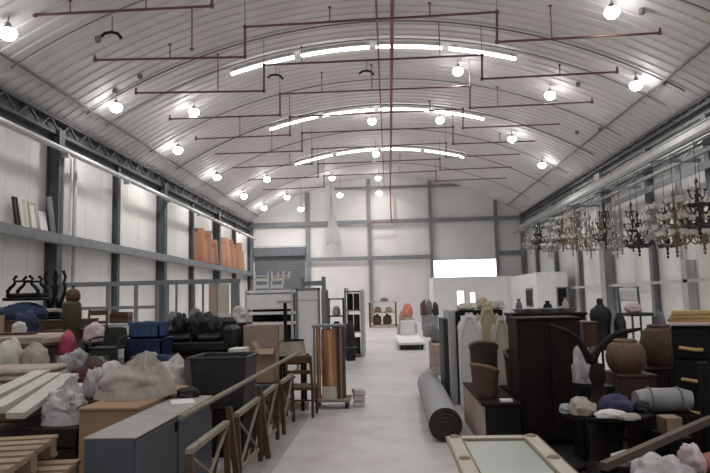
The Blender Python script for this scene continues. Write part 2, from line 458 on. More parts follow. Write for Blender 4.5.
# conduits: hoops under the vault and two long runs
def hoop(y, off=.06, x0=-9.2, x1=8.9, r=.022, n=40):
    pts = []
    for i in range(n+1):
        x = x0+(x1-x0)*i/n
        pts.append((x, y, ceil_z(x)-off))
    return MB().tube(pts, r, 6)
for y, r in ((12.6, .016), (14.9, .018), (18.9, .026), (20.25, .02), (24.1, .02), (27.35, .026), (31.4, .02), (35.0, .022), (39.5, .02)):
    struct('trim_9', hoop(y, .07, r=r), M_conduit)
for x in (-9.02, 8.3):
    struct('trim_10', MB().cyl((x, YF, ceil_z(x)-.1), (x, YB-.3, ceil_z(x)-.1), .038, n=8), M_conduit)

# low white office block along the back right
off = MB()
off.box(2.75, 7.5, 40.0, 40.12, 0, 2.78).box(2.75, 2.87, 40.12, YB-.3, 0, 2.78).box(7.5, 7.62, 33.0, 40.0, 0, 2.72).box(7.62, 9.05, 33.0, 33.12, 0, 2.72)
off.box(2.75, 7.62, 40.0, YB-.3, 2.78, 2.86).box(7.5, 9.05, 33.0, 40.0, 2.72, 2.78)
struct('wall_office', off, M_white)
o2 = struct('window_2', MB().box(8.52, 9.02, 32.94, 33.0, 1.0, 1.06).box(8.52, 9.02, 32.94, 33.0, 1.94, 2.0).box(8.46, 8.52, 32.94, 33.0, 1.0, 2.0).box(8.96, 9.02, 32.94, 33.0, 1.0, 2.0), M_steelM)
build('pane', MB().box(8.52, 8.96, 32.97, 32.99, 1.06, 1.94), M_dark, o2)
o2 = struct('window_3', MB().box(7.44, 7.5, 33.9, 35.4, 1.0, 2.0), M_steelM)
build('pane', MB().box(7.42, 7.44, 33.98, 35.32, 1.08, 1.92), M_dark, o2)
M_litpane = mat('lit_pane', (.9, .9, .9), (.9, .9, .9), .3, emit=((1, 1, 1), 1.6))
for n, (x0, x1, z0, z1) in enumerate(((4.2, 4.62, 1.15, 2.0), (5.0, 5.3, 1.25, 1.9))):
    o2 = struct('window_%d' % (4+n), MB().box(x0-.05, x1+.05, 39.95, 40.0, z0-.05, z1+.05), M_steelL)
    build('pane', MB().box(x0, x1, 39.93, 39.95, z0, z1), M_litpane, o2)

# ================================================================== LIGHTS
def strip(y, a0, a1, label, grp):
    """one tube of a light arc: it bends with the vault and hangs 12 cm below it"""
    cz = EZ+RISE-RAD; q = RAD-.16
    t = thing('strip_light', label, 'light', (XC+q*math.sin((a0+a1)/2), y, cz+q*math.cos((a0+a1)/2)), 0, grp)
    L0 = t.location.copy()
    def pt(a, o=0): return Vector((XC+(q+o)*math.sin(a), y, cz+(q+o)*math.cos(a)))-L0
    n = 10
    build('diffuser', MB().tube([pt(a0+(a1-a0)*i/n) for i in range(n+1)], .052, 8), M_tubeglow, t)
    hs = MB()
    for i in range(n):
        hs.bar(pt(a0+(a1-a0)*i/n, .075), pt(a0+(a1-a0)*(i+1)/n, .075), .12, .04)
    build('housing', hs, M_steelL, t)
    for a in (a0+.01, a1-.01):
        build('bracket', MB().bar(pt(a, .05), pt(a, .15), .05), M_conduit, t)
    return t
def xa(x): return math.asin((x-XC)/(RAD-.16))
for y, nm in ((6.5, 'added unseen light arc directly overhead'), (13.6, 'added unseen light arc above the picture top'), (20.7, 'nearest light arc'), (27.8, 'middle light arc'), (35.4, 'farthest light arc')):  # first two arcs are unseen, added to light the foreground
    ed = (-5.1, -2.95, -2.72, -.42, -.2, 2.0, 2.22, 4.4)
    for k, pos in enumerate(('leftmost', 'second from left', 'third from left', 'rightmost')):
        strip(y, xa(ed[2*k]), xa(ed[2*k+1]), 'white tube light, %s of four in the %s' % (pos, nm), nm)

M_alu = mat('lamp_housing', (.35, .35, .36), (.28, .28, .29), .4, .5)
def lamp(x, y, z, label, proto=None, watts=None):
    drop = max(.12, ceil_z(x)-.02-z-.22) if abs(x-XC) < HW else .3
    t = thing('high_bay_lamp', label, 'lamp', (x, y, z), 0, 'round high bay lamps under the vault')
    build('cord', MB().cyl((0, 0, .2), (0, 0, .22+drop), .012, n=6), M_conduit, t)
    if proto is None:
        build('housing', MB().lathe([(.03, .24), (.06, .22), (.07, .14), (.12, .12), (.16, .08), (.15, .075), (.1, .08)], 20), M_alu, t)
        build('lens', MB().lathe([(.01, -.17), (.08, -.155), (.14, -.115), (.18, -.05), (.19, .0), (.165, .06), (.12, .085), (.01, .09)], 20), M_lens, t)
        ld = bpy.data.lights.new('lamp_light', 'AREA'); ld.shape = 'DISK'; ld.size = .36; ld.energy = LAMP_W; ld.color = (1, .975, .95)
        lo = bpy.data.objects.new('lamp_light', ld); COL.objects.link(lo); lo.parent = t; lo.location = (0, 0, -.19); ld.spread = math.radians(150)
    else:
        for k in kids(proto):
            if k.name.startswith('cord'): continue
            c = k.copy(); COL.objects.link(c); c.parent = t
            if k.type == 'LIGHT' and watts: c.data = watts
    return t
LM = [((8, 33), 'round lamp nearest the upper left corner, beside the left wall'),
      ((116, 107), 'round lamp low on the left slope, second along the left wall'),
      ((194, 112), 'round lamp on the left slope, just left of the nearest light arc'),
      ((217, 177), 'round lamp low on the left slope, third along the left wall'),
      ((178, 150), 'small lamp low on the left slope, below the bright lamp left of the arcs'),
      ((267, 179), 'round lamp left of the farthest light arc'),
      ((287, 197), 'round lamp far left above the back wall, left of the hanging sheet'),
      ((244, 196), 'small round lamp fourth along the left wall'),
      ((612, 12), 'largest round lamp, at the top edge on the right'),
      ((458, 71), 'round lamp just under the right end of the nearest light arc'),
      ((550, 95), 'round lamp on the right slope between the two large right lamps and the far ones'),
      ((636, 85), 'round lamp low on the right slope near the right wall'),
      ((512, 139), 'round lamp in the bright patch of the right slope'),
      ((372, 121), 'round lamp just below the middle of the middle light arc'),
      ((440, 120), 'round lamp below the right half of the middle light arc'),
      ((376, 154), 'round lamp just below the farthest light arc'),
      ((332, 178), 'round lamp above the white hanging sheet'),
      ((378, 178), 'upper of two round lamps on the centre line before the back wall'),
      ((264, 208), 'farthest small lamp on the left slope, above the shutter'),
      ((542, 165), 'round lamp far along the right wall')]
P0 = None
def hang(px, py, off=.42):
    d = ROT @ Vector((px-355, -(py-236.5), -FPX)); y = 6.
    while y < 43.4:
        p = EYE+d*(y/d.y)
        if p.z > ceil_z(p.x)-off: break
        y += .02
    return p
for (px, py), lb in LM:
    p = hang(px, py, .8 if (px, py) == (376, 154) else .42)
    l = lamp(p.x, p.y, p.z, lb, P0)
    if P0 is None: P0 = l
LDN = bpy.data.lights['lamp_light'].copy(); LDN.energy = ADDED_NEAR_W
LDF = bpy.data.lights['lamp_light'].copy(); LDF.energy = LAMP_W*.5
ADDED_NEAR = (('left', -7.2, 8.4), ('centre left', -2.6, 9.5), ('centre right', 2.6, 9.5), ('right', 7.0, 8.4))  # unseen lamps added to brighten the foreground, continuing the hall's grid
for row, y in (('nearest row ahead of', 9.6), ('row directly above', 3.2), ('row behind', -2.4)):
    for nm, x, z in ADDED_NEAR:
        lamp(x, y, ceil_z(x)-.42, 'added unseen round lamp overhead, %s of the %s the camera, above the frame' % (nm, row), P0, LDN)
for (px, py), lb in (((379, 193), 'lower of two round lamps on the centre line before the back wall'),
                     ((340, 195), 'round lamp beside the top of the white hanging sheet'),
                     ((301, 209), 'low round lamp left of the hanging sheet, above the shutter')):
    p = at(px, py, 41.6)
    lamp(p.x, p.y, p.z, lb, P0, LDF)

# ================================================================== SPRINKLER PIPES
mp = thing('sprinkler_main_pipe', 'thick dark red main pipe running down the middle of the vault', 'pipe', (.3, 20, 9.18))
build('pipe_run', MB().cyl((0, -24, 0), (0, 23.9, 0), .06, n=10), M_red, mp)
build('drop_pipe', MB().tube([(0, 23.9, 0), (0, 23.9, -2.3), (-1.5, 23.9, -2.3)], .05, 8), M_red, mp)
for k in range(16):
    y = -22+3.0*k
    build('hanger', MB().cyl((0, y, .05), (0, y, .96), .012, n=6), M_conduit, mp)
mp = thing('sprinkler_side_pipe', 'thinner red pipe running beside the main sprinkler pipe', 'pipe', (-.12, 20, 9.42))
build('pipe_run', MB().cyl((0, -24, 0), (0, 24, 0), .03, n=8), M_red, mp)
for k in range(12): build('hanger', MB().cyl((0, -22+4*k, .02), (0, -22+4*k, .72), .01, n=6), M_conduit, mp)

def branch(Y, pix, label, heads, r=.033):
    Y *= .884
    P = [at(a, b, Y) for a, b in pix]
    # straighten each run: level or plumb
    t = thing('sprinkler_branch_pipe', label, 'pipe', P[len(P)//2], 0, 'stepped sprinkler branches across the vault')
    L0 = t.location.copy(); mb = MB()
    for a, b in zip(P, P[1:]):
        mb.cyl(a-L0, b-L0, r, n=8)
    for a in P[1:-1]: mb.lathe([(.01, -.05), (.05, -.045), (.05, .045), (.01, .05)], 8, a-L0)
    build('pipe_run', mb, M_pipe, t)
    for a, b, dz in heads:
        p = at(a, b, Y)-L0
        build('sprinkler_head', MB().cyl(p, p+Vector((0, 0, dz)), .016, n=6).lathe([(.01, -.03), (.04, -.02), (.05, .02), (.01, .03)], 8, p+Vector((0, 0, dz))), M_pipe, t)
    for p in (P[len(P)//2], P[len(P)//2-1]):
        q = p-L0; ct = ceil_z(p.x)-L0.z
        if ct > q.z+.05: build('hanger', MB().cyl(q, (q.x, q.y, ct), .012, n=6), M_conduit, t)
    return t
branch(15.6, [(35, 12), (35, 15), (212, 6), (212, -22), (540, -38), (540, -4), (652, -10)], 'sprinkler branch pipe closest to the camera, its left end at the top edge', [(192, 7, -1.0), (146, 9, .5), (70, 13, .3)])
branch(18.6, [(95, 55), (95, 60), (245, 57), (245, 27), (497, 12), (497, 42), (660, 33), (660, 28)], 'stepped sprinkler branch pipe above the nearest light arc', [(170, 59, .4), (330, 22, .4), (430, 16, .35), (552, 39, .9)])
branch(21.6, [(136, 88), (136, 93), (264, 91), (264, 65), (482, 55), (482, 79), (617, 72), (617, 67)], 'stepped sprinkler branch pipe just below the nearest light arc', [(218, 92, 1.2), (302, 63, .5), (440, 57, 1.2), (560, 75, .3)])
branch(24.7, [(170, 115), (170, 119), (280, 115), (280, 94), (470, 86), (470, 108), (592, 102), (592, 98)], 'stepped sprinkler branch pipe above the middle light arc', [(322, 92, .7), (372, 90, .9), (498, 107, .7)], .03)
branch(27.9, [(196, 136), (196, 139), (290, 135), (290, 117), (463, 109), (463, 128), (560, 124)], 'stepped sprinkler branch pipe alongside the middle light arc', [(240, 137, .8), (430, 111, .4)], .028)
branch(30.8, [(215, 154), (302, 151), (302, 133), (453, 127), (453, 144), (535, 141)], 'stepped sprinkler branch pipe between the middle and farthest light arcs', [(272, 152, .9), (500, 143, .4)], .028)
branch(34.0, [(232, 168), (312, 164), (312, 149), (446, 143), (446, 157), (520, 154)], 'stepped sprinkler branch pipe alongside the farthest light arc', [(290, 165, .5)], .028)
branch(37.5, [(248, 180), (318, 177), (318, 164), (440, 159), (440, 170), (512, 167)], 'sprinkler branch pipe second from the back wall', [(400, 161, .3)], .028)
branch(41.0, [(262, 190), (324, 187), (324, 176), (436, 171), (436, 181), (506, 178)], 'sprinkler branch pipe closest to the back wall', [(400, 172, .3)], .028)

# small smoke detectors on the vault
k = 0
for (px, py), lb in (((112, 34), 'dark curved camera bracket hanging at the upper left of the vault'), ((276, 76), 'dark curved camera bracket under the left of the nearest light arc'), ((367, 72), 'small dark curved bracket below the middle of the nearest light arc')):
    p = hang(px, py, .5)
    t = thing('ceiling_camera', lb, 'camera', p)
    build('stem', MB().cyl((0, 0, .02), (0, 0, .47), .014, n=6), M_conduit, t)
    build('arm', MB().tube([(-.28, 0, -.06), (-.18, 0, .03), (0, 0, .05), (.15, 0, 0), (.24, 0, -.12)], .04, 8), M_dark, t)
for (px, py), lb in (((98, 40), 'dot-like detector right of the upper-left lamp'), ((140, 77), 'detector on the left slope between branch pipes'), ((115, 92), 'detector just above the second left lamp'),
                     ((578, 85), 'detector on the right slope below the branch pipe end'), ((577, 133), 'lower detector on the right slope'), ((600, 130), 'detector beside the long right conduit'), ((642, 12), 'detector beside the largest right lamp'), ((664, 83), 'detector between right conduit and right lamp')):
    p = hang(px, py, .1)
    solo('smoke_detector', 'small dark ' + lb, 'detector', MB().lathe([(.01, -.07), (.06, -.06), (.08, 0), (.08, .08), (.01, .09)], 12), M_conduit, p-Vector((0, 0, 0)), group='smoke detectors on the vault')

# white sheet hanging on the back wall
a = at(331, 196, 43.7); b = at(331, 241, 43.7)
hgt = a.z-b.z
mb = MB()
for i in range(13):
    f = i/12; z = -hgt*f; rr = .05+.42*f**1.3
    for j in range(20):
        t = 2*PI*j/20; q = rr*(1+.22*math.cos(5*t+f*2)*min(1, f*2))
        mb.v.append(Vector((q*math.cos(t)+.12*f, .3*q*math.sin(t), z-(.25*abs(math.sin(1.5*t)) if i == 12 else 0))))
for i in range(12):
    for j in range(20): mb.f.append((i*20+j, i*20+(j+1) % 20, (i+1)*20+(j+1) % 20, (i+1)*20+j))
hs = thing('hanging_sheet', 'white sheet gathered at the top, hanging before the back wall', 'sheet', a)
build('cloth', mb, M_tarp, hs, ang=60)
build('rope', MB().cyl((0, 0, -.05), (0, 0, ceil_z(a.x)-a.z-.02), .014, n=6), M_conduit, hs)
# ================================================================== LEFT SIDE: helpers for furniture and boxes
def S(Y): return Y/FPX
def X(px, Y): return at(px, 299, Y).x
def Z(px, py, Y): return at(px, py, Y).z

def box_thing(name, label, cat, x0, x1, y0, y1, z0, z1, m, rz=0., ch=.012, group=None):
    """plain closed box with a lid seam; origin at its base centre"""
    c = ((x0+x1)/2, (y0+y1)/2, z0); a, b, h = (x1-x0)/2, (y1-y0)/2, z1-z0
    return c, a, b, h
def carton(label, x0, x1, y0, y1, z0, z1, m, rz=0., open_=False, group=None, name='cardboard_box', cat='box'):
    c, a, b, h = box_thing(name, label, cat, x0, x1, y0, y1, z0, z1, m)
    t = thing(name, label, cat, c, rz, group)
    k = MB()
    k.box(-a, a, -b, -b+.008, 0, h).box(-a, a, b-.008, b, 0, h).box(-a, -a+.008, -b, b, 0, h).box(a-.008, a, -b, b, 0, h).box(-a, a, -b, b, 0, .01)
    build('carton_wall', k, m, t)
    if open_:
        for sx in (-1, 1):
            build('flap', MB().bar((sx*a, 0, h), (sx*(a+.5*a*.8), 0, h+.12*.7), 2*b*.96, .006, up=(0, 0, 1)), m, t)
        for sy in (-1, 1):
            build('flap', MB().bar((0, sy*b, h), (0, sy*(b+.11), h-.07), 2*a*.96, .006), m, t)
    else:
        for sy in (-1, 1):
            build('flap', MB().box(-a, a, min(0, sy*b)+.002, max(0, sy*b)-.002, h, h+.006), m, t)
    return t
def crate(label, x0, x1, y0, y1, z0, z1, m, rz=0., name='wooden_crate', cat='crate', slats=4):
    """slatted crate: corner battens, boards on all sides, lid boards"""
    c, a, b, h = box_thing(name, label, cat, x0, x1, y0, y1, z0, z1, m)
    t = thing(name, label, cat, c, rz)
    k = MB(); sh = h/slats
    for i in range(slats):
        za, zb = i*sh+.008, (i+1)*sh-.008
        k.box(-a, a, -b, -b+.018, za, zb).box(-a, a, b-.018, b, za, zb).box(-a, -a+.018, -b+.018, b-.018, za, zb).box(a-.018, a, -b+.018, b-.018, za, zb)
    build('side_boards', k, m, t)
    l = MB(); n = max(3, int(2*b/.16))
    for i in range(n):
        ya, yb = -b+2*b*i/n+.004, -b+2*b*(i+1)/n-.004
        l.box(-a, a, ya, yb, h-.02, h)
    build('lid', l, m, t)
    for sx in (-1, 1):
        for sy in (-1, 1): build('batten', MB().cbox((sx*(a-.045), sy*(b-.045), h/2-.012), (.05, .05, h-.025)), m, t)
    return t
def cabinet(label, x0, x1, y0, y1, z0, z1, m, mtop=None, doors=2, rz=0., face='front', name='cabinet', cat='cabinet', knob=None, plinth=.06):
    c, a, b, h = box_thing(name, label, cat, x0, x1, y0, y1, z0, z1, m)
    t = thing(name, label, cat, c, rz)
    build('body', MB().box(-a+.01, a-.01, -b+.02, b, plinth, h-.03, ch=.004).box(-a+.03, a-.03, -b+.05, b-.02, 0, plinth), m, t)
    build('cabinet_top', MB().box(-a, a, -b, b, h-.03, h, ch=.006), mtop or m, t)
    for i in range(doors):
        xa_, xb = -a+.015+(2*a-.03)*i/doors+.004, -a+.015+(2*a-.03)*(i+1)/doors-.004
        d = build('door', MB().box(xa_, xb, -b, -b+.02, plinth+.01, h-.04, ch=.003).box(xa_+.05, xb-.05, -b-.006, -b, plinth+.07, h-.1), m, t)
        kx = xb-.04 if i % 2 == 0 else xa_+.04
        build('knob', MB().lathe([(.004, -.01), (.016, -.008), (.018, .008), (.004, .012)], 10, (kx, -b-.02, plinth+(h-plinth)*.5)), knob or M_dark, d)
    return t
def table(label, x0, x1, y0, y1, z, m, leg=.06, rz=0., name='table', cat='table', th=.04, z0=0.):
    c, a, b, h = box_thing(name, label, cat, x0, x1, y0, y1, z0, z, m)
    t = thing(name, label, cat, c, rz)
    build('table_top', MB().box(-a, a, -b, b, h-th, h, ch=.006), m, t)
    for sx in (-1, 1):
        for sy in (-1, 1): build('leg', MB().box(sx*(a-.06)-leg/2, sx*(a-.06)+leg/2, sy*(b-.06)-leg/2, sy*(b-.06)+leg/2, 0, h-th), m, t)
    build('apron', MB().box(-a+.07, a-.07, -b+.05, -b+.07, h-th-.09, h-th).box(-a+.07, a-.07, b-.07, b-.05, h-th-.09, h-th).box(-a+.05, -a+.07, -b+.07, b-.07, h-th-.09, h-th).box(a-.07, a-.05, -b+.07, b-.07, h-th-.09, h-th), m, t)
    return t
def sack(label, x, y, z, size, m, seed, name='sack', cat='bag', neck=0., amp=.16, rz=0., tie=None, n=32, tilt=0., group=None, flat=.35, fold=.06):
    t = thing(name, label, cat, (x, y, z), rz, group)
    build('bag_body', MB().lump(size, seed, amp, flat, n=n, neck=neck, tilt=tilt, fold=fold), m, t, ang=70)
    if tie:
        build('tie', MB().lathe([(size[0]*.10, size[2]*.80), (size[0]*.12, size[2]*.82), (size[0]*.10, size[2]*.845)], 12), tie, t)
    return t
def bundle(label, x, y, z, size, m, seed, name='cloth_bundle', cat='cloth', amp=.2, rz=0., n=32, flat=.35, group=None, fold=.07):
    return solo(name, label, cat, MB().lump(size, seed, amp, flat, n=n, fold=fold), m, (x, y, z), rz, group, ang=70)

# ---------------------------------------------------------------- bottom left: stack of pallets
def pallet(label, loc, rz, wx=1.1, wy=.95):
    t = thing('wooden_pallet', label, 'pallet', loc, rz, 'wooden pallets in the near left corner')
    d = MB(); n = 6
    for i in range(n):
        y = -wy/2+.05+(wy-.1)*i/(n-1)
        d.box(-wx/2, wx/2, y-.055, y+.055, .115, .14)
    build('deck_boards', d, M_tan, t)
    d = MB()
    for x in (-wx/2+.06, 0, wx/2-.06): d.box(x-.05, x+.05, -wy/2, wy/2, .095, .115)
    build('stringers', d, M_tan, t)
    for x in (-wx/2+.06, 0, wx/2-.06):
        for y in (-wy/2+.06, 0, wy/2-.06): build('block', MB().box(x-.05, x+.05, y-.06, y+.06, .02, .095), M_tan, t)
    d = MB()
    for y in (-wy/2+.055, 0, wy/2-.055): d.box(-wx/2, wx/2, y-.055, y+.055, 0, .02)
    build('base_boards', d, M_tan, t)
    return t
for i, (dx, dy, rz, lb) in enumerate(((0, 0, .05, 'pale wooden pallet at the bottom of the near left stack'), (.04, .02, .0, 'pale wooden pallet second from the bottom of the near left stack'),
        (-.02, .0, .08, 'pale wooden pallet third from the bottom of the near left stack'), (.07, -.03, .16, 'pale wooden pallet just under the topmost of the near left stack'),
        (-.12, .06, .22, 'topmost pale wooden pallet of the near left stack'))):
    pallet(lb, (-2.66+dx, 3.85+dy, .142*i), rz)

# ---------------------------------------------------------------- grey lockers and what stands behind them
def locker(label, y0, y1):
    t = thing('metal_locker', label, 'cabinet', (-1.87, (y0+y1)/2, 0), 0, 'slate metal lockers beside the aisle')
    b = (y1-y0)/2; a = .175; h = .73
    build('body', MB().box(-a, a-.015, -b+.004, b-.004, .03, h-.012, ch=.004), M_slate, t)
    build('locker_top', MB().box(-a-.005, a+.005, -b+.002, b-.002, h-.012, h, ch=.004), M_slatetop, t)
    d = build('door', MB().box(a-.015, a, -b+.015, b-.015, .05, h-.03, ch=.003), M_slate, t)
    build('latch', MB().box(a, a+.02, b-.07, b-.03, h-.12, h-.05), M_dark, d)
    for sy in (-1, 1): build('foot', MB().box(-a+.02, a-.03, sy*(b-.06)-.03, sy*(b-.06)+.03, 0, .03), M_dark, t)
    return t
locker('nearer of two slate grey metal lockers lying in line beside the aisle', 4.25, 5.1)
locker('farther of two slate grey metal lockers, behind the nearer one', 5.11, 6.1)
t = thing('panel_box', 'tan plywood box with a smooth front behind the slate lockers', 'box', (-2.31, 5.86, 0))
build('carcass', MB().box(-.245, .245, -.64, .68, 0, .745, ch=.006), M_tanboard, t)
build('lid', MB().box(-.25, .25, -.65, .69, .745, .772, ch=.006), M_tanboard, t)
t = thing('sack', 'large grey beige sack slumped to a peak on the tan plywood box', 'bag', (-2.36, 5.9, .773))
build('bag_body', tent(MB().lump((.66, .80, .30), 3, .14, .4, n=48, fold=.02), (.70, .8, .40), 5, (.1, .1), 7, .16, sharp=.75), M_sack, t, ang=50)
crate('black stained crate between the pallets and the tan box', -3.3, -2.58, 5.23, 5.92, 0, .60, M_darkwood)
t = thing('plastic_bag', 'crumpled white plastic bag on the black crate beside the tan box', 'bag', (-2.83, 5.52, .601))
build('bag_body', tent(MB().lump((.42, .36, .30), 11, .18, .35, n=56, fold=.10), (.40, .34, .40), 14, (.12, .1), 9, .2), M_plasticbag, t, ang=60)
sack('small crumpled white plastic bag behind the larger one', -2.84, 6.12, .724, (.2, .24, .3), M_plasticbag, 17, 'plastic_bag', amp=.3, fold=.13)
crate('wide brown crate under the white boards at the left edge', -4.75, -2.58, 5.94, 7.25, 0, .72, M_brown)
def plank(label, p, q, wd, th, m=None, group='white boards on the brown crate'):
    mb = MB().bar(Vector(p)-Vector(p), Vector(q)-Vector(p), wd, th)
    return solo('foam_board', label, 'board', mb, m or M_cloth, p, group=group)
plank('white foam board nearest the camera, sloping down to the left edge', (-3.08, 5.2, .72), (-3.1, 6.15, .93), .16, .05)
plank('second white foam board, lying beside the nearest one', (-3.28, 5.25, .76), (-3.28, 6.2, .93), .14, .06)
plank('white foam board farthest left of the three', (-3.5, 5.3, .79), (-3.47, 6.3, .95), .16, .05)
solo('foam_block', 'white foam block the sloping boards lean on', 'block', MB().box(-.3, .3, -.12, .12, 0, .13, ch=.02), M_white, (-3.3, 6.12, .721))
for i, lb in enumerate(('lower pale folded mat at the left edge', 'upper pale folded mat at the left edge')):
    t = thing('folded_mat', lb, 'mat', (-3.86, 6.6, .721+.135*i), .06*i, 'pale folded mats at the left edge')
    build('mat_layer', MB().box(-.36, .36, -.3, .3, 0, .062, ch=.025), M_sackb, t); build('mat_layer', MB().box(-.36, .355, -.3, .3, .066, .13, ch=.025), M_sackb, t)
bundle('dark maroon cloth bundle right of the pale mats', -3.28, 6.75, .721, (.34, .34, .24), M_maroon, 21)
bundle('off-white rag heap between the maroon bundle and the large sack', -2.98, 6.8, .721, (.3, .3, .3), M_cloth, 25, name='rag_heap')

# row behind: table of sacks
table('long brown table under the beige sacks', -6.3, -3.75, 7.4, 8.3, .78, M_brown)
sack('pale greenish white sack at the left edge, on the long brown table', X(12, 7.8), 7.8, .781, (.38, .5, .46), M_cloth, 31, amp=.2, rz=.4)
sack('beige sack slumped beside the pale sack on the long brown table', X(37, 7.75), 7.75, .781, (.30, .46, .40), M_sackb, 33, amp=.22, rz=1)
sack('second beige sack, low at the very left edge', X(-16, 7.7)-.06, 7.65, .781, (.2, .4, .36), M_sackb, 36, amp=.2)
crate('tall brown crate under the rolled mattress', -7.3, -4.75, 8.45, 9.5, 0, 1.06, M_brown)
t = thing('mattress', 'long thin beige mattress lying over the brown crate', 'mattress', (-5.72, 8.95, 1.061), .0)
build('mattress_pad', MB().box(-1.05, 1.05, -.42, .42, 0, .16, ch=.05), M_sackb, t)
build('piping', MB().tube([(-1.0, -.43, .13), (1.0, -.43, .13)], .012, 6), M_cloth, t)
carton('brown cardboard box on the beige mattress at the left edge', -6.1, -5.62, 8.7, 9.15, 1.222, 1.49, M_card)
bundle('white cloth bundle beside the cardboard box on the mattress', X(22, 8.9), 8.85, 1.222, (.22, .22, .2), M_cloth, 41)
# middle table
table('dark long table under the blue crates and pink bag', -4.62, -3.1, 8.5, 9.75, .80, M_darkwood)
sack('bright pink plastic bag standing on a grey box', X(72.5, 8.9), 8.78, .93, (.26, .24, .38), M_pink, 43, 'plastic_bag', neck=.18, amp=.12, tie=M_pink)
carton('small grey box under the bright pink bag', -4.58, -4.2, 8.62, 8.98, .801, .928, M_greyc)
sack('pale pink and white bag right of the bright pink bag', X(95, 9.3), 9.3, 1.055, (.34, .3, .33), M_pinkpale, 47, 'plastic_bag', neck=.1, amp=.2)
carton('dark box under the pale pink bag', -4.45, -4.08, 9.12, 9.5, .801, 1.053, M_dark)
bundle('dark grey cloth bundle before the green plastic chair', X(101, 8.1)+.02, 8.0, .781, (.2, .4, .2), M_greyc, 53)
bundle('small brown cloth bundle right of the beige sack', X(60, 7.95), 8.0, .781, (.18, .36, .2), M_wicker, 54)
bundle('clear plastic wrapped bundle in front of the pink bags', X(81, 8.1), 8.0, .781, (.26, .4, .30), M_tarp, 51, name='wrapped_bundle', amp=.26)
# dark green chair on the table
t = thing('plastic_chair', 'dark green plastic armchair standing on the dark table', 'chair', (X(116, 9.0), 8.82, .801), .0)
build('seat', MB().box(-.19, .19, -.2, .2, .2, .235, ch=.012), M_greenblk, t)
build('backrest', MB().prism([(-.18, .22), (.18, .22), (.15, .47), (.1, .49), (-.1, .49), (-.15, .47)], .17, .2), M_greenblk, t)
build('front_panel', MB().box(-.17, .17, -.205, -.19, .03, .2), M_greenblk, t)
for sx in (-1, 1):
    build('armrest', MB().tube([(sx*.19, .18, .36), (sx*.2, 0, .36), (sx*.2, -.18, .34), (sx*.19, -.2, .22)], .018, 8), M_greenblk, t)
    for sy in (-1, 1): build('leg', MB().cyl((sx*.17, sy*.17, .2), (sx*.19, sy*.19, 0), .02, .016, 8), M_greenblk, t)
# blue crates
def bcrate(label, x0, x1, y0, y1, z0, z1, m, mt):
    c, a, b, h = box_thing('', '', '', x0, x1, y0, y1, z0, z1, m)
    t = thing('plastic_crate', label, 'crate', c, 0)
    k = MB().box(-a, a, -b, -b+.02, 0, h).box(-a, a, b-.02, b, 0, h).box(-a, -a+.02, -b, b, 0, h).box(a-.02, a, -b, b, 0, h).box(-a, a, -b, b, 0, .02)
    for i in range(5): k.box(-a+2*a*(i+.5)/5-.012, -a+2*a*(i+.5)/5+.012, -b-.012, -b, .02, h-.04)
    build('crate_wall', k, m, t)
    build('rim', MB().box(-a-.015, a+.015, -b-.02, -b, h-.04, h).box(-a-.015, a+.015, b, b+.02, h-.04, h).box(-a-.015, -a, -b, b, h-.04, h).box(a, a+.015, -b, b, h-.04, h), m, t)
    build('contents', MB().lump((2*a*.9, 2*b*.9, .12), int(x0*7), .2, c=(0, 0, h-.1)), mt, t)
    return t
bcrate('navy blue plastic crate, the lower of the stacked pair on the dark table', X(130, 9.2), X(166, 9.2), 9.02, 9.5, .801, 1.118, M_blue, M_blk)
bcrate('blue plastic crate with black contents, on top of the navy crate', X(136, 9.3), X(165, 9.3), 9.06, 9.46, 1.128, 1.35, M_blueb, M_blk)
carton('brown box under the blue tarp bundle', -3.06, -2.55, 7.75, 8.25, 0, .78, M_card)
bundle('blue tarp bundle in front of the black heap', -2.80, 8.0, .787, (.46, .42, .2), M_bluecloth, 55, name='tarp_bundle')
carton('brown box under the white cloth bag', -2.56, -2.14, 6.78, 7.3, 0, .70, M_card)
t = thing('sack', 'white cloth bag heaped between the large sack and the black tub', 'bag', (-2.4, 7.02, .707))
build('bag_body', tent(MB().lump((.46, .44, .28), 9, .16, .4, n=48, fold=.03), (.46, .44, .36), 19, (.14, .0), 7, .22, sharp=.8), M_cloth, t, ang=50)
# charcoal tub on a dark chest
cabinet('low black chest under the charcoal tub', -2.12, -1.54, 6.72, 7.4, 0, .52, M_darkwood, doors=2, knob=M_brass)
t = thing('plastic_tub', 'large charcoal plastic tub with a lighter grey side, on the black chest', 'tub', (-1.83, 7.06, .521), 0)
def tub_wall(a0, b0, a1, b1, h, th=.015):
    mb = MB()
    for (p, q) in (((-1, -1), (1, -1)), ((1, -1), (1, 1)), ((1, 1), (-1, 1)), ((-1, 1), (-1, -1))):
        o = [(p[0]*a0, p[1]*b0, 0), (q[0]*a0, q[1]*b0, 0), (q[0]*a1, q[1]*b1, h), (p[0]*a1, p[1]*b1, h)]
        i = [(p[0]*(a0-th), p[1]*(b0-th), th), (q[0]*(a0-th), q[1]*(b0-th), th), (q[0]*(a1-th), q[1]*(b1-th), h), (p[0]*(a1-th), p[1]*(b1-th), h)]
        mb.add(o+i, [(0, 1, 2, 3), (7, 6, 5, 4), (3, 2, 6, 7), (0, 4, 5, 1)])
    mb.add([(-a0, -b0, 0), (a0, -b0, 0), (a0, b0, 0), (-a0, b0, 0)], [(3, 2, 1, 0)])
    mb.add([(-a0+th, -b0+th, th), (a0-th, -b0+th, th), (a0-th, b0-th, th), (-a0+th, b0-th, th)], [(0, 1, 2, 3)])
    return mb
build('tub_body', tub_wall(.27, .27, .31, .31, .5), M_tub, t)
build('side_panel', MB().bar((-.285, -.295, .02), (-.312, -.318, .49), .07, .02, up=(0, 1, 0)), M_tubs, t)
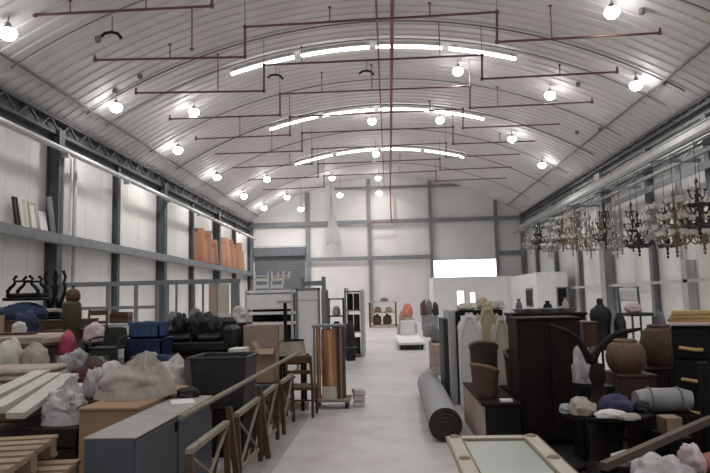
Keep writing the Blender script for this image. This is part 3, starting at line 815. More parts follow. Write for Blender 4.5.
build('rim', MB().tube([(-.315, -.315, .5), (.315, -.315, .5), (.315, .315, .5), (-.315, .315, .5), (-.315, -.315, .5)], .014, 6), M_tub, t)

# black heap: cabinet, sofa, bags
cabinet('black cabinet under the black sofa', -3.72, -2.39, 9.85, 10.7, 0, .80, M_darkwood, doors=3)
t = thing('sofa', 'black upholstered two-seat sofa on top of a black cabinet', 'sofa', (-3.06, 10.28, .801), .0)
build('base', MB().box(-.55, .55, -.36, .34, .06, .2, ch=.02), M_blk, t)
build('backrest', MB().box(-.52, .52, .18, .36, .18, .56, ch=.06), M_blk, t)
for sx in (-1, 1):
    build('armrest', MB().box(sx*.52-.09, sx*.52+.09, -.36, .34, .1, .44, ch=.06), M_blk, t)
    build('seat_cushion', MB().box(sx*.22-.2, sx*.22+.2, -.35, .18, .2, .32, ch=.05), M_blk, t)
    for sy in (-1, 1): build('foot', MB().cyl((sx*.48, sy*.28, .06), (sx*.48, sy*.28, 0), .03, .02, 8), M_darkwood, t)
for i, (px, py, sz, m, lb) in enumerate(((180, 0, (.27, .36, .36), M_blk, 'black bag at the left end of the black sofa'), (207, 0, (.26, .36, .34), M_blk, 'black leather bag in the middle of the black sofa'), (226, 0, (.26, .34, .30), M_blk, 'black bag at the right end of the black sofa'))):
    sack(lb, (-3.33, -3.06, -2.78)[i], 10.1, 1.126, sz, m, 61+i, 'black_bag', amp=.24, fold=.1)
cabinet('black cabinet behind the sofa', -4.3, -3.02, 11.0, 11.6, 0, 1.24, M_darkwood, doors=3)
bundle('grey cloth heap behind the sofa, on the left', X(176, 11.3), 11.3, 1.241, (.32, .4, .24), M_greyc, 66, name='cloth_heap')
bundle('grey cloth heap behind the sofa, near the middle', X(196, 11.3), 11.3, 1.241, (.3, .4, .28), M_greyc, 68, name='cloth_heap')
bundle('dark cloth heap behind the sofa, farther right', X(208, 11.25), 11.25, 1.241, (.2, .4, .22), M_blk, 69, name='cloth_heap')
t = thing('white_carton', 'small white carton on the narrow black cabinet right of the sofa', 'box', (-2.86, 11.1, 1.241), .3)
build('carton_wall', MB().box(-.1, .1, -.09, .09, 0, .17), M_white, t); build('flap', MB().box(-.1, .1, -.09, .09, .172, .176), M_white, t)
cabinet('narrow black cabinet right of the sofa', -3.0, -2.46, 10.95, 11.5, 0, 1.24, M_darkwood, doors=1)
bundle('pale net and wire tangle right of the sofa', -2.62, 11.25, 1.241, (.34, .34, .3), M_cloth, 71, name='rag_tangle', amp=.35)
carton('white carton below the wire tangle, left of the pinkish cartons', X(231, 9.4), X(246, 9.4), 9.2, 9.6, .72, .93, M_white, name='white_carton')
cabinet('dark stand under the white carton', -2.45, -2.0, 9.15, 9.65, 0, .715, M_darkwood, doors=1)

# ---------------------------------------------------------------- left rear heap
cabinet('long brown wardrobe lying under the blue bundle', -7.7, -5.75, 11.4, 12.5, 0, 1.36, M_brown, doors=4)
bundle('wide blue tarp bundle at the left edge with dark top', X(26, 11.75), 11.7, 1.361, (1.0, .66, .36), M_bluecloth, 75, name='tarp_bundle', amp=.14)
bundle('navy cloth bundle at the very left edge', -7.52, 11.9, 1.361, (.3, .6, .32), M_blue, 77, amp=.14)
bundle('small dark blue cloth bundle below the blue tarp', -6.12, 10.6, 1.121, (.42, .4, .44), M_bluecloth, 79, amp=.25)
crate('brown crate under the small blue bundle', -6.5, -5.88, 10.2, 11.0, 0, 1.12, M_brown)
# upturned stools with scrolled legs
def scroll_stool(label, px0, px1, Y, z, h, loop=False):
    xa_, xb = X(px0, Y), X(px1, Y); a = (xb-xa_)/2
    t = thing('carved_stool', label, 'stool', ((xa_+xb)/2, Y, z), 0, 'black carved stools upturned on the left heap')
    build('seat', MB().box(-a-.1, a+.1, -.2, .2, 0, .06, ch=.02).box(-a-.05, a+.05, -.17, .17, .06, .14, ch=.02), M_dark, t)
    for sx in (-1, 1):
        for sy in (-1, 1):
            pts = [(sx*a, sy*.16, .12), (sx*(a+.01), sy*.16, .18), (sx*(a-.04), sy*.16, .24), (sx*(a-.11), sy*.16, .30), (sx*(a-.13), sy*.16, .36), (sx*(a-.10), sy*.16, .40), (sx*(a-.16), sy*.16, .46)] if not loop else \
                  [(sx*a*.2, sy*.16, .12), (sx*a*.4, sy*.16, .2), (sx*a*.9, sy*.16, .28), (sx*a, sy*.16, .35), (sx*a*.7, sy*.16, .40), (sx*a, sy*.16, .46), (sx*a*.6, sy*.16, .53)]
            build('leg', MB().tube([(p[0], p[1], p[2]*h/.46) for p in pts], [.034, .036, .034, .03, .026, .026, .03], 8), M_dark, t)
    build('stretcher', MB().cyl((-a+.11, -.16, .36*h/.46), (a-.11, -.16, .36*h/.46), .02, n=8).cyl((-a+.11, .16, .36*h/.46), (a-.11, .16, .36*h/.46), .02, n=8).cyl((0, -.16, .36*h/.46), (0, .16, .36*h/.46), .018, n=8), M_dark, t)
    return t
scroll_stool('black carved stool upturned on the blue tarp bundle, scrolled legs in the air', 13, 42, 11.75, 1.725, .46)
scroll_stool('black carved stool with looped legs, upturned before the big column', 49, 61, 12.27, 1.361, .82, True)
crate('brown crate under the loop-legged stool and the olive jar', -6.45, -5.15, 11.95, 12.7, 0, 1.25, M_brown) if False else None
t = thing('side_cabinet', 'brown cabinet behind the olive jar', 'cabinet', (-6.1, 12.9, 0))
build('body', MB().box(-.7, .9, -.35, .35, 0, 1.22, ch=.01), M_brown, t); build('cabinet_top', MB().box(-.72, .92, -.38, .37, 1.221, 1.255, ch=.008), M_brown, t)
bundle('beige paper heap between the two upturned stools and the jar', X(55, 12.8), 12.8, 1.256, (.7, .45, .32), M_sackb, 83, name='paper_heap', amp=.3)
# olive jar with lid
jx = X(72, 10.9)
crate('brown crate under the olive jar', jx-.36, jx+.17, 10.6, 11.3, 0, 1.2, M_brown)
t = thing('storage_jar', 'tall dark olive jar with a brown lid, on a crate', 'jar', (jx, 10.9, 1.201))
build('jar_body', MB().lathe([(.01, 0), (.14, 0), (.16, .05), (.165, .22), (.165, .36), (.15, .45), (.11, .49), (.01, .49)], 20), M_olive, t)
lid = build('lid', MB().lathe([(.01, .49), (.10, .49), (.12, .52), (.12, .6), (.1, .66), (.05, .7), (.01, .7)], 20, (.02, 0, 0)), M_brown, t)
build('knob', MB().lathe([(.01, .7), (.02, .72), (.025, .75), (.01, .77)], 10, (.02, 0, 0)), M_brown, lid)
# small dark chair behind pink bags
def side_chair(label, loc, rz, m, ms, h=.9, w_=.42, up=False, group=None):
    t = thing('dining_chair', label, 'chair', loc, rz, group, rot=(PI, 0, rz) if up else None)
    a = w_/2; sz = h*.5
    build('seat', MB().box(-a, a, -a, a, sz-.05, sz, ch=.015), ms, t)
    for sx in (-1, 1):
        build('leg', MB().bar((sx*(a-.03), -a+.03, 0), (sx*(a-.03), -a+.03, sz-.05), .035), m, t)
        build('leg', MB().bar((sx*(a-.03), a-.03, 0), (sx*(a-.03), a-.03, sz-.05), .035), m, t)
    build('backrest', MB().bar((-a+.03, a-.02, sz), (-a+.04, a+.05, h), .035).bar((a-.03, a-.02, sz), (a-.04, a+.05, h), .035).box(-a+.04, a-.04, a+.02, a+.05, h-.1, h-.01).box(-a+.04, a-.04, a+.0, a+.025, h-.25, h-.2), m, t)
    build('stretcher', MB().box(-a+.04, a-.04, -a+.02, -a+.04, sz*.4, sz*.4+.025).box(-a+.02, -a+.04, -a+.04, a-.04, sz*.5, sz*.5+.025).box(a-.04, a-.02, -a+.04, a-.04, sz*.5, sz*.5+.025), m, t)
    return t
crate('brown crate under the small dark chair', X(90, 11)-.05, X(90, 11)+.36, 10.7, 11.3, 0, .95, M_brown)
side_chair('small dark brown chair between the olive jar and the brown casket', (X(90, 11)+.15, 10.98, .951), .4, M_brown, M_darkwood, h=.58, w_=.36)
cabinet('white cabinet under the brown casket', X(104, 12), X(139, 12), 11.75, 12.3, 0, 1.26, M_white, doors=2)
t = thing('casket', 'small reddish brown casket on the white cabinet', 'box', (X(121.5, 12), 12.0, 1.261))
build('casket_body', MB().box(-.18, .18, -.12, .12, 0, .14, ch=.01), M_brown, t)
build('lid', MB().prism([(-.19, .141), (.19, .141), (.16, .21), (-.13, .21)], -.13, .13), M_brown, t)

# cartons near the aisle, left
carton('lower pinkish cardboard carton beside the aisle', X(247, 10.6), X(283, 10.6), 10.3, 10.9, 0, .66, M_cardp)
carton('upper pinkish cardboard carton, on top of its twin', X(246, 10.6), X(281, 10.6), 10.35, 10.85, .672, 1.22, M_cardp)
carton('open brown cardboard box with flaps out, before the pinkish cartons', X(258, 8.8), X(277, 8.8), 8.6, 8.92, .52, .98, M_card, open_=True)
cabinet('grey cabinet under the open cardboard box', X(256, 8.8), X(279, 8.8), 8.5, 9.05, 0, .515, M_tubs, doors=2)
t = thing('lamp_shade', 'beige drum lampshade right of the open cardboard box', 'lampshade', (X(292, 9.6), 9.6, .80))
build('shade_skin', MB().tube([(0, 0, 0), (0, 0, .22)], [.2, .17], 24, cap=False), M_sackb, t, ang=60)
build('ring', MB().tube([(.17*math.cos(2*PI*i/20), .17*math.sin(2*PI*i/20), .22) for i in range(21)], .01, 6), M_dark, t)
table('dark small table under the drum lampshade', X(277, 9.6), X(306, 9.6), 9.46, 9.9, .80, M_darkwood, leg=.045)
side_chair('dark brown wooden chair at the aisle before the drum lampshade', (-1.26, 9.12, 0), 3.1, M_brown, M_brown, h=.85)
side_chair('second dark brown chair, between the grey cabinet and the trestles', (-1.78, 7.95, 0), 1.57, M_darkwood, M_brown, h=.8, w_=.36)
def offcut(label, p, q, wd, th): return solo('timber_offcut', label, 'timber', MB().bar((0, 0, 0), Vector(q)-Vector(p), wd, th), M_sackb, p, group='pale timber offcuts by the aisle')
offcut('pale timber offcut lying lowest by the copper roll trolley', (-1.55, 9.66, .03), (-1.25, 9.7, .03), .09, .06)
offcut('pale timber offcut lying across the lowest one by the copper roll trolley', (-1.56, 9.7, .086), (-1.24, 9.64, .086), .1, .05)
# X-braced trestles standing in a row along the aisle
def trestle(label, y0, y1, x=-1.36, h=.62):
    t = thing('braced_trestle', label, 'trestle', (x, (y0+y1)/2, 0), 0, 'low X-braced wooden trestles along the aisle')
    b = (y1-y0)/2
    build('top_rail', MB().bar((0, -b-.02, h), (0, b+.02, h), .05, .035), M_wood2, t)
    build('bottom_rail', MB().bar((0, -b, .12), (0, b, .12), .03, .03), M_wood2, t)
    for sy in (-1, 1): build('leg', MB().bar((0, sy*b, h-.018), (.02, sy*(b-.01), 0), .045, .035), M_brown, t)
    build('brace', MB().bar((.012, -b+.02, .14), (.012, b-.02, h-.03), .022, .012), M_wood2, t)
    build('brace', MB().bar((-.012, -b+.02, h-.03), (-.012, b-.02, .14), .022, .012), M_wood2, t)
    for sy in (-1, 1):
        build('back_leg', MB().bar((-.02, sy*(b-.06), h-.03), (-.13, sy*(b-.06), 0), .03, .03), M_brown, t)
    return t
M_wood2 = mat('dusty_wood', (.30, .26, .21), (.22, .19, .15), .75, scale=6)
for y0, y1, lb in ((4.34, 5.3, 'nearest X-braced wooden trestle beside the slate lockers'), (5.68, 6.6, 'second X-braced wooden trestle from the camera'), (6.82, 7.6, 'third X-braced wooden trestle from the camera'), (7.86, 8.66, 'farthest X-braced wooden trestle, before the copper roll trolley')):
    trestle(lb, y0, y1, -1.36 if y0 < 7 else -1.33)
for i, (ya, yb, lb) in enumerate(((5.42, 5.5, 'dark post leaning between the first and second trestles'), (6.7, 6.74, 'dark post leaning between the second and third trestles'))):
    solo('leaning_post', lb, 'post', MB().bar((0, 0, 0), (-.1, .05, .72), .05, .05), M_brown, (-1.28, ya, 0), group='dark posts among the trestles')
solo('timber_pole', 'long pale timber pole resting over the trestles along the aisle', 'pole', MB().cyl((0, 0, 0), (.37, 3.75, .17), .022, n=10), M_wood2, (-1.57, 4.78, .76))
solo('floor_mat', 'grey beige runner on the floor under the trestles', 'mat', MB().box(-.28, .28, -2.6, 2.1, 0, .0015), M_slatetop, (-1.43, 7.2, .0002))

# ---------------------------------------------------------------- loose clutter over the left heap
def stick(label, p, q, w1, w2, m, name='timber_stick'):
    return solo(name, label, 'timber', MB().bar((0, 0, 0), Vector(q)-Vector(p), w1, w2), m, p)
stick('dark thin board lying across the beige mattress', (-5.5, 8.66, 1.24), (-4.9, 8.7, 1.24), .14, .03, M_brown)
stick('pale flat board lying along the front of the long brown table', (-4.35, 7.46, .80), (-3.8, 7.5, .80), .1, .03, M_cloth)
bundle('grey white rag heap in front of the maroon bundle', -3.3, 6.38, .862, (.26, .22, .12), M_cloth, 301, name='rag_heap') if False else None
bundle('crumpled grey cloth low between the large sack and the mats', -3.05, 7.0, .721, (.26, .24, .2), M_greyc, 303, name='rag_heap')
sack('small brown sack behind the maroon bundle', -3.3, 7.06, .721, (.26, .22, .34), M_wicker, 305)
carton('flat brown carton on the brown crate under the mats row', -4.55, -4.25, 6.3, 6.75, .721, .95, M_card)
bundle('dark cloth heap on the flat brown carton at the left edge', -4.4, 6.5, .957, (.26, .34, .14), M_blk, 307, name='rag_heap')
sack('pale grey sack at the right end of the long brown table', -3.92, 7.62, .781, (.2, .24, .26), M_tarp, 309)
bundle('dark green cloth bundle between the pink bags', -4.22, 8.62, .801, (.14, .2, .34), M_greenblk, 311)
bundle('black cloth spilling off the front of the dark table, below the green chair', -3.85, 8.58, .801, (.2, .14, .14), M_blk, 313, name='rag_heap')
carton('small reddish box at the front edge of the dark table', -3.5, -3.3, 8.56, 8.72, .801, .9, M_redwood)
bundle('light grey cloth before the navy crate on the dark table', -3.32, 8.84, .801, (.24, .2, .16), M_tarp, 315, name='rag_heap')
solo('paper_sheet', 'white paper sheet lying on the farther slate locker', 'paper', MB().box(-.1, .1, -.14, .14, 0, .004), M_white, (-1.87, 5.75, .7305), .4)
bundle('black cloth heap on the farther slate locker, against the tub', -1.9, 6.0, .7305, (.24, .16, .1), M_blk, 317, name='rag_heap')
stick('brown board leaning on the tall brown crate at the left edge', (-6.0, 8.38, .02), (-5.8, 8.43, 1.3), .12, .03, M_brown, 'loose_board') if False else None
# ---------------------------------------------------------------- copper roll trolley
Yt = 9.85
t = thing('roll_trolley', 'tall trolley on castors carrying upright copper coloured rolls', 'trolley', (X(331, Yt), Yt, 0))
wx = (X(349, Yt)-X(313, Yt))/2
build('deck', MB().box(-wx, wx, -.25, .25, .10, .14, ch=.008), M_wood2, t)
for sx in (-1, 1):
    for sy in (-1, 1):
        c = build('castor', MB().cyl((sx*(wx-.06)-.018, sy*.19, .04), (sx*(wx-.06)+.018, sy*.19, .04), .04, n=14), M_rubber, t)
        build('fork', MB().box(sx*(wx-.06)-.025, sx*(wx-.06)+.025, sy*.19-.015, sy*.19+.015, .06, .10), M_steelM, c)
for x in (-wx+.03, wx-.13):
    for sy in (-1, 1): build('post', MB().bar((x, sy*.2, .14), (x, sy*.2, 1.2), .03), M_steelM, t)
build('top_board', MB().box(-wx+.0, wx-.09, -.23, .23, 1.2, 1.235, ch=.006), M_steelM, t)
for i, (x, y, r, m, lb) in enumerate(((-.03, -.06, .125, M_copper, 'copper coloured roll facing the aisle'), (.155, -.07, .055, M_bronze, 'dark brown roll at the right of the trolley'), (.05, .14, .06, M_bronze, 'brown roll at the back'), (-.2, -.05, .03, M_copper, 'thin copper roll at the left post'))):
    c = build('material_roll', MB().lathe([(.01, 0), (r, 0), (r, 1.02), (.01, 1.02)], 24, (x, y, .142)), m, t); c['label'] = lb
    build('roll_core', MB().tube([(x, y, 1.162), (x, y, 1.175)], r*.35, 12), M_cardp, c)
build('front_label', MB().box(-.13, .08, -.235, -.225, .142, .33), M_cloth, t)
for i, z in enumerate((.02, .105, .19)):
    solo('paper_packet', ('bottom', 'middle', 'top')[i]+' pale paper packet in the small stack right of the copper roll trolley', 'packet', MB().box(-.085, .085, -.14, .14, 0, .078, ch=.01), M_pinkpale if i % 2 else M_cloth, (-.50, 9.9, z-.019), .1*i)

# ---------------------------------------------------------------- pallet-rack frame against the left wall
Yr = 18.2
t = thing('steel_rack', 'grey steel rack frame with two long rails across the left side', 'rack', (-6.7, Yr, 0))
zr1 = Z(150, 283, Yr); zr2 = Z(150, 307, Yr)
for px in (62, 108, 136, 157, 238): build('upright', MB().box(X(px, Yr)+6.7-.045, X(px, Yr)+6.7+.045, -.05, .05, 0, zr1), M_steelM, t)
build('rail', MB().bar((X(60, Yr)+6.7, -.07, zr1), (X(241, Yr)+6.7, -.07, zr1), .06, .13), M_steelM, t)
build('rail', MB().bar((X(60, Yr)+6.7, -.07, zr2), (X(157, Yr)+6.7, -.07, zr2), .05, .09), M_steelM, t)
for px in (168, 176.5, 194, 203):
    build('stanchion', MB().bar((X(px, Yr)+6.7, 0, 0), (X(px, Yr)+6.7, 0, zr1), .055), M_steelM, t)
build('rail', MB().bar((X(157, Yr)+6.7, .0, .9), (X(241, Yr)+6.7, .0, .9), .05, .09), M_steelM, t)
for px, lb in ((212, 'brown upright board'), ): pass
Yb = 19.6
for i, (x0, x1, yt, m, lb) in enumerate(((209, 217, 284, M_cardp, 'tall pinkish board standing behind the steel rack'), (218, 229, 284, M_cream, 'tall cream board standing behind the steel rack'), (231, 237, 281, M_steelM, 'tall grey board at the right end of the steel rack'))):
    solo('standing_board', lb, 'board', MB().box(-(X(x1, Yb)-X(x0, Yb))/2, (X(x1, Yb)-X(x0, Yb))/2, -.03, .03, 0, Z(x0, yt, Yb), ch=.006), m, ((X(x0, Yb)+X(x1, Yb))/2, Yb, 0), group='boards standing behind the steel rack')

# ---------------------------------------------------------------- shelves at the rear left
Ys = 17.0
x0, x1 = X(249, Ys), X(294, Ys); zt = Z(270, 290, Ys)
t = thing('storage_shelf', 'white storage shelf with wide panels, two chairs upturned on it', 'shelf', ((x0+x1)/2, Ys, 0)); a = (x1-x0)/2
for sx in (-1, 1):
    for sy in (-1, 1): build('upright', MB().box(sx*a-.03, sx*a+.03, sy*.35-.03, sy*.35+.03, 0, zt), M_steelL, t)
for i, z in enumerate((.35, Z(270, 323, Ys), Z(270, 311, Ys)-.05, zt-.04)): build('shelf_board', MB().box(-a, a, -.36, .36, z-.04, z+.03, ch=.006), M_white, t)
build('front_panel', MB().box(-a+.03, a-.03, -.37, -.35, Z(270, 309, Ys), zt-.12), M_white, t)
build('back_panel', MB().box(-a+.03, a-.03, .3, .32, .3, zt-.1), M_dark, t)
for i, (px, rz, lb) in enumerate(((262, .2, 'left of two pale chairs upturned on the white storage shelf'), (281, -.3, 'right of two pale chairs upturned on the white storage shelf'))):
    side_chair(lb, (X(px, Ys), Ys-.02, zt+.031+.46), rz, M_white, M_cream, h=.46, w_=.4, up=True, group='pale chairs upturned on the storage shelf')
Yd = 15.0
t = thing('door_panel', 'white door panel standing in a dark frame beside the storage shelf', 'door', (X(308, Yd), Yd, 0))
a = (X(320, Yd)-X(296, Yd))/2; zt = Z(308, 288, Yd)
build('panel', MB().box(-a+.04, a-.04, -.03, .03, .02, zt-.05, ch=.006), M_white, t)
build('frame', MB().box(-a, -a+.05, -.05, .05, 0, zt).box(a-.05, a, -.05, .05, 0, zt).box(-a, a, -.05, .05, zt-.05, zt), M_steelM, t)
for sx in (-1, 1): build('foot', MB().box(sx*(a-.025)-.03, sx*(a-.025)+.03, -.3, .3, -.0, .05), M_steelM, t)
build('ledge', MB().box(-a+.05, a-.05, -.04, -.03, zt-.3, zt-.27), M_steelL, t)
solo('white_drape', 'white cloth draped low at the right of the white door panel', 'cloth', MB().lump((.5, .5, 1.0), 91, .14, .5), M_cloth, (X(321, 14.3), 14.3, 0), ang=70)
t = thing('post_stand', 'thin black stand with a flat top before the storage shelf', 'stand', (X(285, 13.6), 13.6, 0))
build('pole', MB().cyl((0, 0, .03), (0, 0, Z(285, 303, 13.6)), .04, n=12), M_dark, t)
build('stand_top', MB().box(-.16, .16, -.1, .1, Z(285, 303, 13.6), Z(285, 303, 13.6)+.05, ch=.01), M_sackb, t)
build('base', MB().lathe([(.01, 0), (.2, 0), (.2, .02), (.05, .04), (.01, .04)], 20), M_dark, t)
Yg = 16.2
t = thing('goods_stand', 'blue grey steel stand standing behind the white door panel', 'frame', (X(313, Yg), Yg, 0))
zt = Z(313, 277, Yg)
for px in (303, 324): build('upright', MB().box(X(px, Yg)-X(313, Yg)-.05, X(px, Yg)-X(313, Yg)+.05, -.05, .05, 0, zt), M_steelM, t)
build('crossbar', MB().box(X(303, Yg)-X(313, Yg), X(324, Yg)-X(313, Yg), -.03, .03, zt-.22, zt-.1), M_steelM, t)
build('side_panel', MB().box(X(321, Yg)-X(313, Yg), X(328, Yg)-X(313, Yg), .06, .09, 0, Z(325, 290, Yg)), M_steelM, t)
# open wooden shelf and tall rack of dark rolls near the aisle
Yw = 19.5
t = thing('wooden_shelf', 'brown open wooden shelf left of the dark rolled goods', 'shelf', (X(336, Yw), Yw, 0)); a = (X(344, Yw)-X(329, Yw))/2; zt = Z(336, 298, Yw)
for sx in (-1, 1): build('side', MB().box(sx*a-.025, sx*a+.025, -.2, .2, 0, zt), M_brown, t)
for z in (.1, .6, 1.1, zt-.05): build('shelf_board', MB().box(-a+.025, a-.025, -.2, .2, z, z+.04), M_brown, t)
for k, (z, sz, m) in enumerate(((.141, (.3, .3, .3), M_greyc), (.641, (.3, .3, .34), M_maroon), (1.141, (.28, .28, .3), M_cloth))):
    bundle(('grey', 'maroon', 'white')[k]+' bundle on the '+('lowest', 'middle', 'upper')[k]+' board of the brown open shelf', X(336, Yw), Yw-.02, z, sz, m, 101+k)
Yq = 18.3
t = thing('roll_rack', 'tall grey rack stuffed with dark rolled goods beside the aisle', 'rack', (X(354, Yq), Yq+.5, 0)); a = (X(364, Yq)-X(345, Yq))/2; zt = Z(354, 288, Yq)
build('side_panel', MB().box(a-.1, a, -.6, .6, 0, zt-.05, ch=.01), M_steelL, t)
for sy in (-1, 1): build('upright', MB().box(-a, -a+.05, sy*.57-.03, sy*.57+.03, 0, zt), M_steelM, t)
for z in (.06, .7, 1.3, zt-.1): build('shelf_board', MB().box(-a, a-.1, -.6, .6, z-.02, z+.02), M_steelM, t)
zs = (.08, .72, 1.32)
for k, z in enumerate(zs):
    for j in range(2):
        solo('fabric_roll', '%s dark fabric roll on the %s shelf of the tall grey rack' % (('left', 'right')[j], ('bottom', 'middle', 'top')[k]), 'roll',
             MB().lathe([(.01, 0), (.085, 0), (.088, .2), (.085, .46), (.01, .46)], 16, wob=.02), (M_dark, M_plant)[j], (X(354, Yq)-a+.15+.185*j, Yq+.1, z+.001), group='fabric rolls in the tall grey rack')
t = thing('fabric_bale', 'black bale standing on the floor before the tall grey rack', 'bale', (X(349.5, 17.2), 17.2, 0))
build('bale_body', MB().lathe([(.01, 0), (.13, 0), (.15, .3), (.13, .62), (.1, .95), (.03, 1.05), (.01, 1.05)], 16, wob=.03), M_blk, t)
build('strap', MB().tube([(.155*math.cos(2*PI*i/16), .155*math.sin(2*PI*i/16), .35) for i in range(17)], .012, 6), M_greyc, t)

# ---------------------------------------------------------------- far end, centre
Yf = 37.5
x0, x1 = X(369.5, Yf), X(395.5, Yf); zt = Z(383, 302, Yf)
t = thing('shelf_table', 'wooden two-tier table with goods, against the back wall', 'table', ((x0+x1)/2, Yf, 0)); a = (x1-x0)/2
for sx in (-1, 1):
    for sy in (-1, 1): build('leg', MB().box(sx*a-.04, sx*a+.04, sy*.4-.04, sy*.4+.04, 0, zt), M_brown, t)
for z in (.12, .85): build('shelf_board', MB().box(-a, a, -.42, .42, z-.04, z+.02), M_tanboard, t)
build('top_board', MB().box(-a-.03, a+.03, -.44, .44, zt-.02, zt+.04), M_cream, t)
for k, (dx, z, sz, m, lb) in enumerate(((-.35, .142, (.62, .6, .6), M_brown, 'brown bundle low on the left of the two-tier table'), (.25, .142, (.6, .6, .62), M_wicker, 'brown bundle low on the right of the two-tier table'), (-.3, .872, (.5, .4, .3), M_card, 'tan bundle on the middle board of the two-tier table'), (.35, .872, (.45, .4, .28), M_yellowish, 'yellowish bundle on the middle board of the two-tier table'), (.1, zt+.041, (.5, .4, .22), M_greyc, 'grey bundle on top of the two-tier table'))):
    bundle(lb, (x0+x1)/2+dx, Yf, z, sz, m, 111+k)
Yo = 35.5
crate('pale low crate under the orange cloth', X(400, Yo), X(413, Yo), Yo-.3, Yo+.3, 0, .55, M_cream)
bundle('orange pink cloth bundle near the back wall', X(407, Yo), Yo, .551, (.66, .55, .85), M_orange, 121, n=28)
sack('small tan bag left of the orange cloth bundle', X(401, 35), 34.9, 0, (.35, .35, 1.0), M_card, 123)
Yh = 31.5
cabinet('dark grey low cabinet in the middle distance right of the aisle', X(421, Yh), X(437, Yh), Yh-.4, Yh+.4, 0, .75, M_steelM, doors=2)
for k, (px, sz, m, lb) in enumerate(((423, (.36, .34, .8), M_wicker, 'tall brownish bundle at the left on the dark grey cabinet'), (429, (.36, .34, .85), M_greyc, 'grey bundle in the middle on the dark grey cabinet'), (435, (.34, .34, .7), M_blk, 'dark bundle at the right on the dark grey cabinet'))):
    bundle(lb, X(px, Yh), Yh-.2+.4*(k % 2), .751, sz, m, 131+k, amp=.28)
sack('dark sack on the floor before the dark grey cabinet', X(429, 27), 27, 0, (.75, .6, .6), M_greyc, 135)
Yp = 21.0
t = thing('platform_trolley', 'long white platform trolley standing in the aisle', 'trolley', (.68, 22.7, 0))
build('platform', MB().box(-.44, .42, -2.5, 2.5, .16, .24, ch=.01), M_white, t)
build('end_bar', MB().box(-.4, .38, 2.38, 2.44, .24, .62), M_steelL, t)
build('skirt', MB().box(-.4, .38, -2.45, 2.45, .12, .16), M_dark, t)
for sx in (-1, 1):
    for sy in (-1, 1): build('wheel', MB().cyl((sx*.33-.03, sy*2.1, .06), (sx*.33+.03, sy*2.1, .06), .06, n=14), M_rubber, t)
carton('white carton at the far end of the white platform trolley', .4, .95, 24.2, 24.9, .241, .75, M_white, name='white_carton')
crate('stack of brown timber beside the aisle behind the green board', X(429, 14.5), X(440, 14.5), 13.6, 15.2, 0, .62, M_cardp, name='timber_stack', cat='timber', slats=3)
bundle('greenish rag heap on the brown timber stack', X(434, 14.4), 14.4, .621, (.24, .5, .38), M_greyc, 141, name='rag_heap')

# ================================================================== RIGHT SIDE
# carpet roll on the floor
p = Vector((.59, 7.35, .19)); q = Vector((.62, 10.9, .19))
t = thing('carpet_roll', 'thick rolled grey carpet lying on the floor at the aisle edge', 'carpet', (p.x, p.y, 0))
build('carpet_body', MB().tube([Vector((0, 0, .19)), q-p+Vector((0, 0, .19))], .188, 32), M_carpet, t)
sp = []
for i in range(70):
    th = i*.32; r = .176*(1-i/78)
    sp.append((r*math.cos(th), -.006, .19+r*math.sin(th)))
build('roll_end', MB().cyl((0, -.004, .19), (0, .002, .19), .186, n=32), M_carpetend, t)
build('spiral_edge', MB().tube(sp, .006, 5), M_rolledge, t)

# upright boards at the aisle
def lean_board(label, x0, x1, Y, ytop, m, depth=1.0):
    h = Z((x0+x1)/2, ytop, Y); a = (X(x1, Y)-X(x0, Y))/2
    t = thing('standing_slab', label, 'board', ((X(x0, Y)+X(x1, Y))/2, Y+depth/2, 0), 0, 'slabs standing on edge at the right of the aisle')
    build('slab', MB().box(-a, a, -depth/2, depth/2, 0, h, ch=.008), m, t)
    build('edge_strip', MB().box(-a*.8, a*.8, -depth/2-.012, -depth/2, .02, h-.02), m, t)
    return t
lean_board('dark green slab standing on edge, first at the aisle on the right', 442, 448, 10.2, 319, M_green, .9)
lean_board('grey slab standing on edge beside the dark green slab', 448.5, 455, 9.9, 310, M_steelL, 1.1)
lean_board('black slab standing on edge beside the grey slab', 455.6, 457.2, 9.8, 312, M_dark, 1.1)
